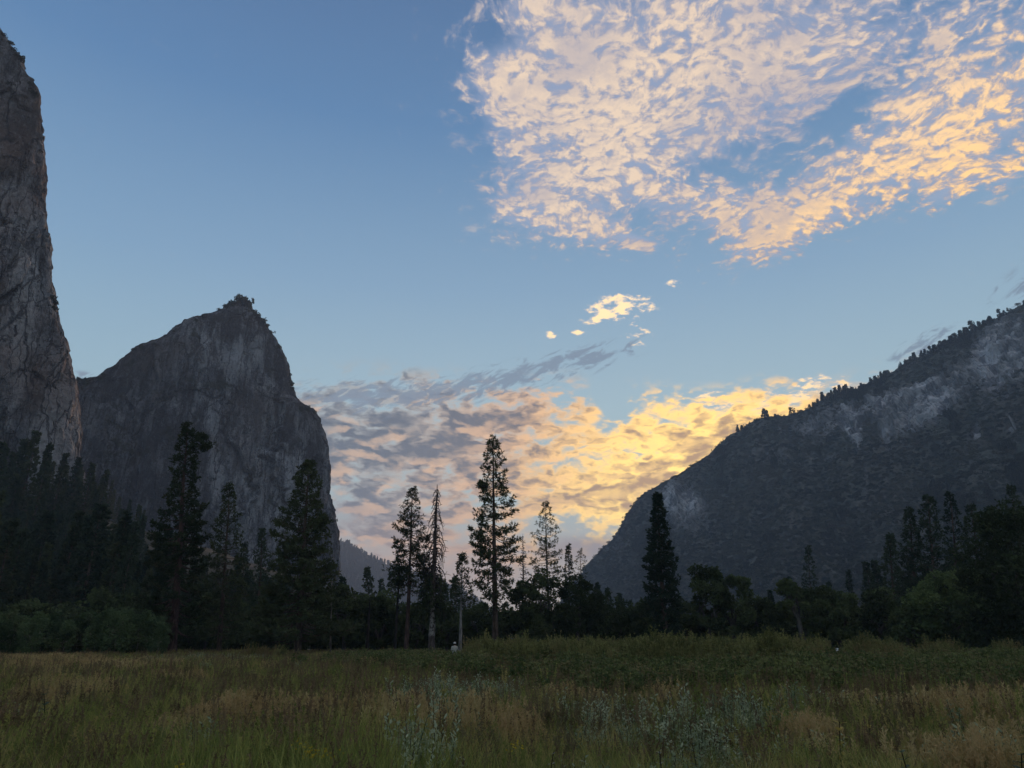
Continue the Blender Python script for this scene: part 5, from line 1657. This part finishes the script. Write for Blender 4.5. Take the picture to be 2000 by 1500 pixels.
shell('shirt', [(0, 0, .86, .19, .14), (0, 0, 1.0, .185, .135), (0, 0, 1.15, .195, .14), (0, 0, 1.30, .225, .145), (0, 0, 1.40, .225, .125), (0, 0, 1.455, .15, .095), (0, 0, 1.49, .085, .075)], M_SHIRT)
limb_shell('sleeve', [(-.13, 0, 1.42), (-.20, 0, 1.385), (-.225, .01, 1.25), (-.25, .02, 1.14)], [.06, .072, .060, .055], M_SHIRT)
limb_shell('sleeve', [(.13, 0, 1.42), (.20, 0, 1.385), (.225, 0, 1.25), (.255, 0, 1.14)], [.06, .072, .060, .055], M_SHIRT)
limb_shell('trouser_leg', [(-.08, 0, .94), (-.10, 0, .75), (-.11, .01, .5), (-.12, 0, .12)], [.115, .11, .09, .075], M_PANTS)
limb_shell('trouser_leg', [(.08, 0, .94), (.10, 0, .75), (.12, .02, .5), (.13, .02, .12)], [.115, .11, .09, .075], M_PANTS)
shell('cap', [(0, 0, 1.645, .118, .135), (0, 0, 1.70, .112, .128), (0, 0, 1.745, .092, .105), (0, 0, 1.775, .055, .062), (0, 0, 1.785, .008, .008)], M_CAP)
shell('cap_brim', [(0, 0.09, 1.64, .115, .135), (0, 0.09, 1.648, .02, .02)], M_CAP)
shell('hair', [(0, -.015, 1.53, .07, .07), (0, -.015, 1.58, .10, .11), (0, -.012, 1.65, .108, .122)], M_HAIR)
shell('shoe', [(-.12, .05, 0, .05, .14), (-.12, .05, .05, .05, .135), (-.12, .02, .10, .045, .07)], M_SHOE)
shell('shoe', [(.13, .07, 0, .05, .14), (.13, .07, .05, .05, .135), (.13, .04, .10, .045, .07)], M_SHOE)
# eyes, nose and mouth look away from the camera towards the sunset
for sx_ in (-.032, .032):
    S = Soup(); S.tube([(sx_, .085, 1.62), (sx_, .098, 1.62)], [.014, .006], 6, 0); me = S.build('eye', [M_HAIR]); o = bpy.data.objects.new('eye', me); COL.objects.link(o); o.parent = per
S = Soup(); S.tube([(0, .09, 1.63), (0, .118, 1.595), (0, .095, 1.585)], [.008, .016, .010], 6, 0); o = bpy.data.objects.new('nose', S.build('nose', [M_SKIN])); COL.objects.link(o); o.parent = per
S = Soup(); S.tube([(-.028, .088, 1.555), (0, .10, 1.553), (.028, .088, 1.555)], [.004, .008, .004], 5, 0); o = bpy.data.objects.new('mouth', S.build('mouth', [M_SKIN])); COL.objects.link(o); o.parent = per
tag(per, 'person seen from behind in a pale cap and light shirt, waist deep in the meadow', 'person')

# ------------------------------------------------------------------ small white sign at the foot of the right tree line
Ysg = 84.0; xs_ = direction(1635, 1270)[0] * Ysg
sg = empty('trail_sign', (xs_, Ysg, float(ground_z(xs_, Ysg))), R(-4))
M_WHITE = plain('white_paint', (0.80, 0.80, 0.78), 0.5)
S = Soup(); S.tube([(0, 0.03, 0), (0, 0.03, 1.22)], [.04, .04], 8, 0); o = bpy.data.objects.new('post', S.build('post', [M_BARK_SNAG])); COL.objects.link(o); o.parent = sg


def board(name, z0, z1, w0, w1, y=0.0, t=0.02):
    bm = bmesh.new()
    v = [bm.verts.new(p) for p in [(-w0, y, z0), (w0, y, z0), (w1, y, z1), (-w1, y, z1), (-w0, y - t, z0), (w0, y - t, z0), (w1, y - t, z1), (-w1, y - t, z1)]]
    for f in [(0, 1, 2, 3), (7, 6, 5, 4), (0, 4, 5, 1), (1, 5, 6, 2), (2, 6, 7, 3), (3, 7, 4, 0)]: bm.faces.new([v[i] for i in f])
    bmesh.ops.bevel(bm, geom=bm.edges[:], offset=0.006, segments=1, affect='EDGES')
    me = bpy.data.meshes.new(name); bm.to_mesh(me); bm.free(); me.materials.append(M_WHITE)
    o = bpy.data.objects.new(name, me); COL.objects.link(o); o.parent = sg


board('sign_board', 1.13, 1.28, .15, .16); board('sign_board', 0.96, 1.09, .10, .15)
tag(sg, 'small white two piece sign in the grass before the oaks on the right', 'sign')
# ------------------------------------------------------------------ evening haze
def haze_box(x0, x1, y0, y1, z0, z1):
    V = [(x, y, z) for x in (x0, x1) for y in (y0, y1) for z in (z0, z1)]
    F = [(0, 1, 3, 2), (4, 6, 7, 5), (0, 4, 5, 1), (2, 3, 7, 6), (0, 2, 6, 4), (1, 5, 7, 3)]
    m = bpy.data.materials.new('haze'); m.use_nodes = True
    nt = m.node_tree; nt.nodes.clear()
    o = nt.nodes.new('ShaderNodeOutputMaterial'); v = nt.nodes.new('ShaderNodeVolumePrincipled')
    v.inputs['Color'].default_value = (0.62, 0.74, 0.92, 1)
    v.inputs['Density'].default_value = HAZE
    v.inputs['Anisotropy'].default_value = 0.0
    nt.links.new(v.outputs[0], o.inputs['Volume'])
    ob = mesh_obj('haze', V, np.array(F), m)
    tag(ob, kind='stuff', label='thin blue evening haze filling the valley')


HAZE = 0.00015
haze_box(-6500, 6500, -3500, 9500, -6.0, 900.0)
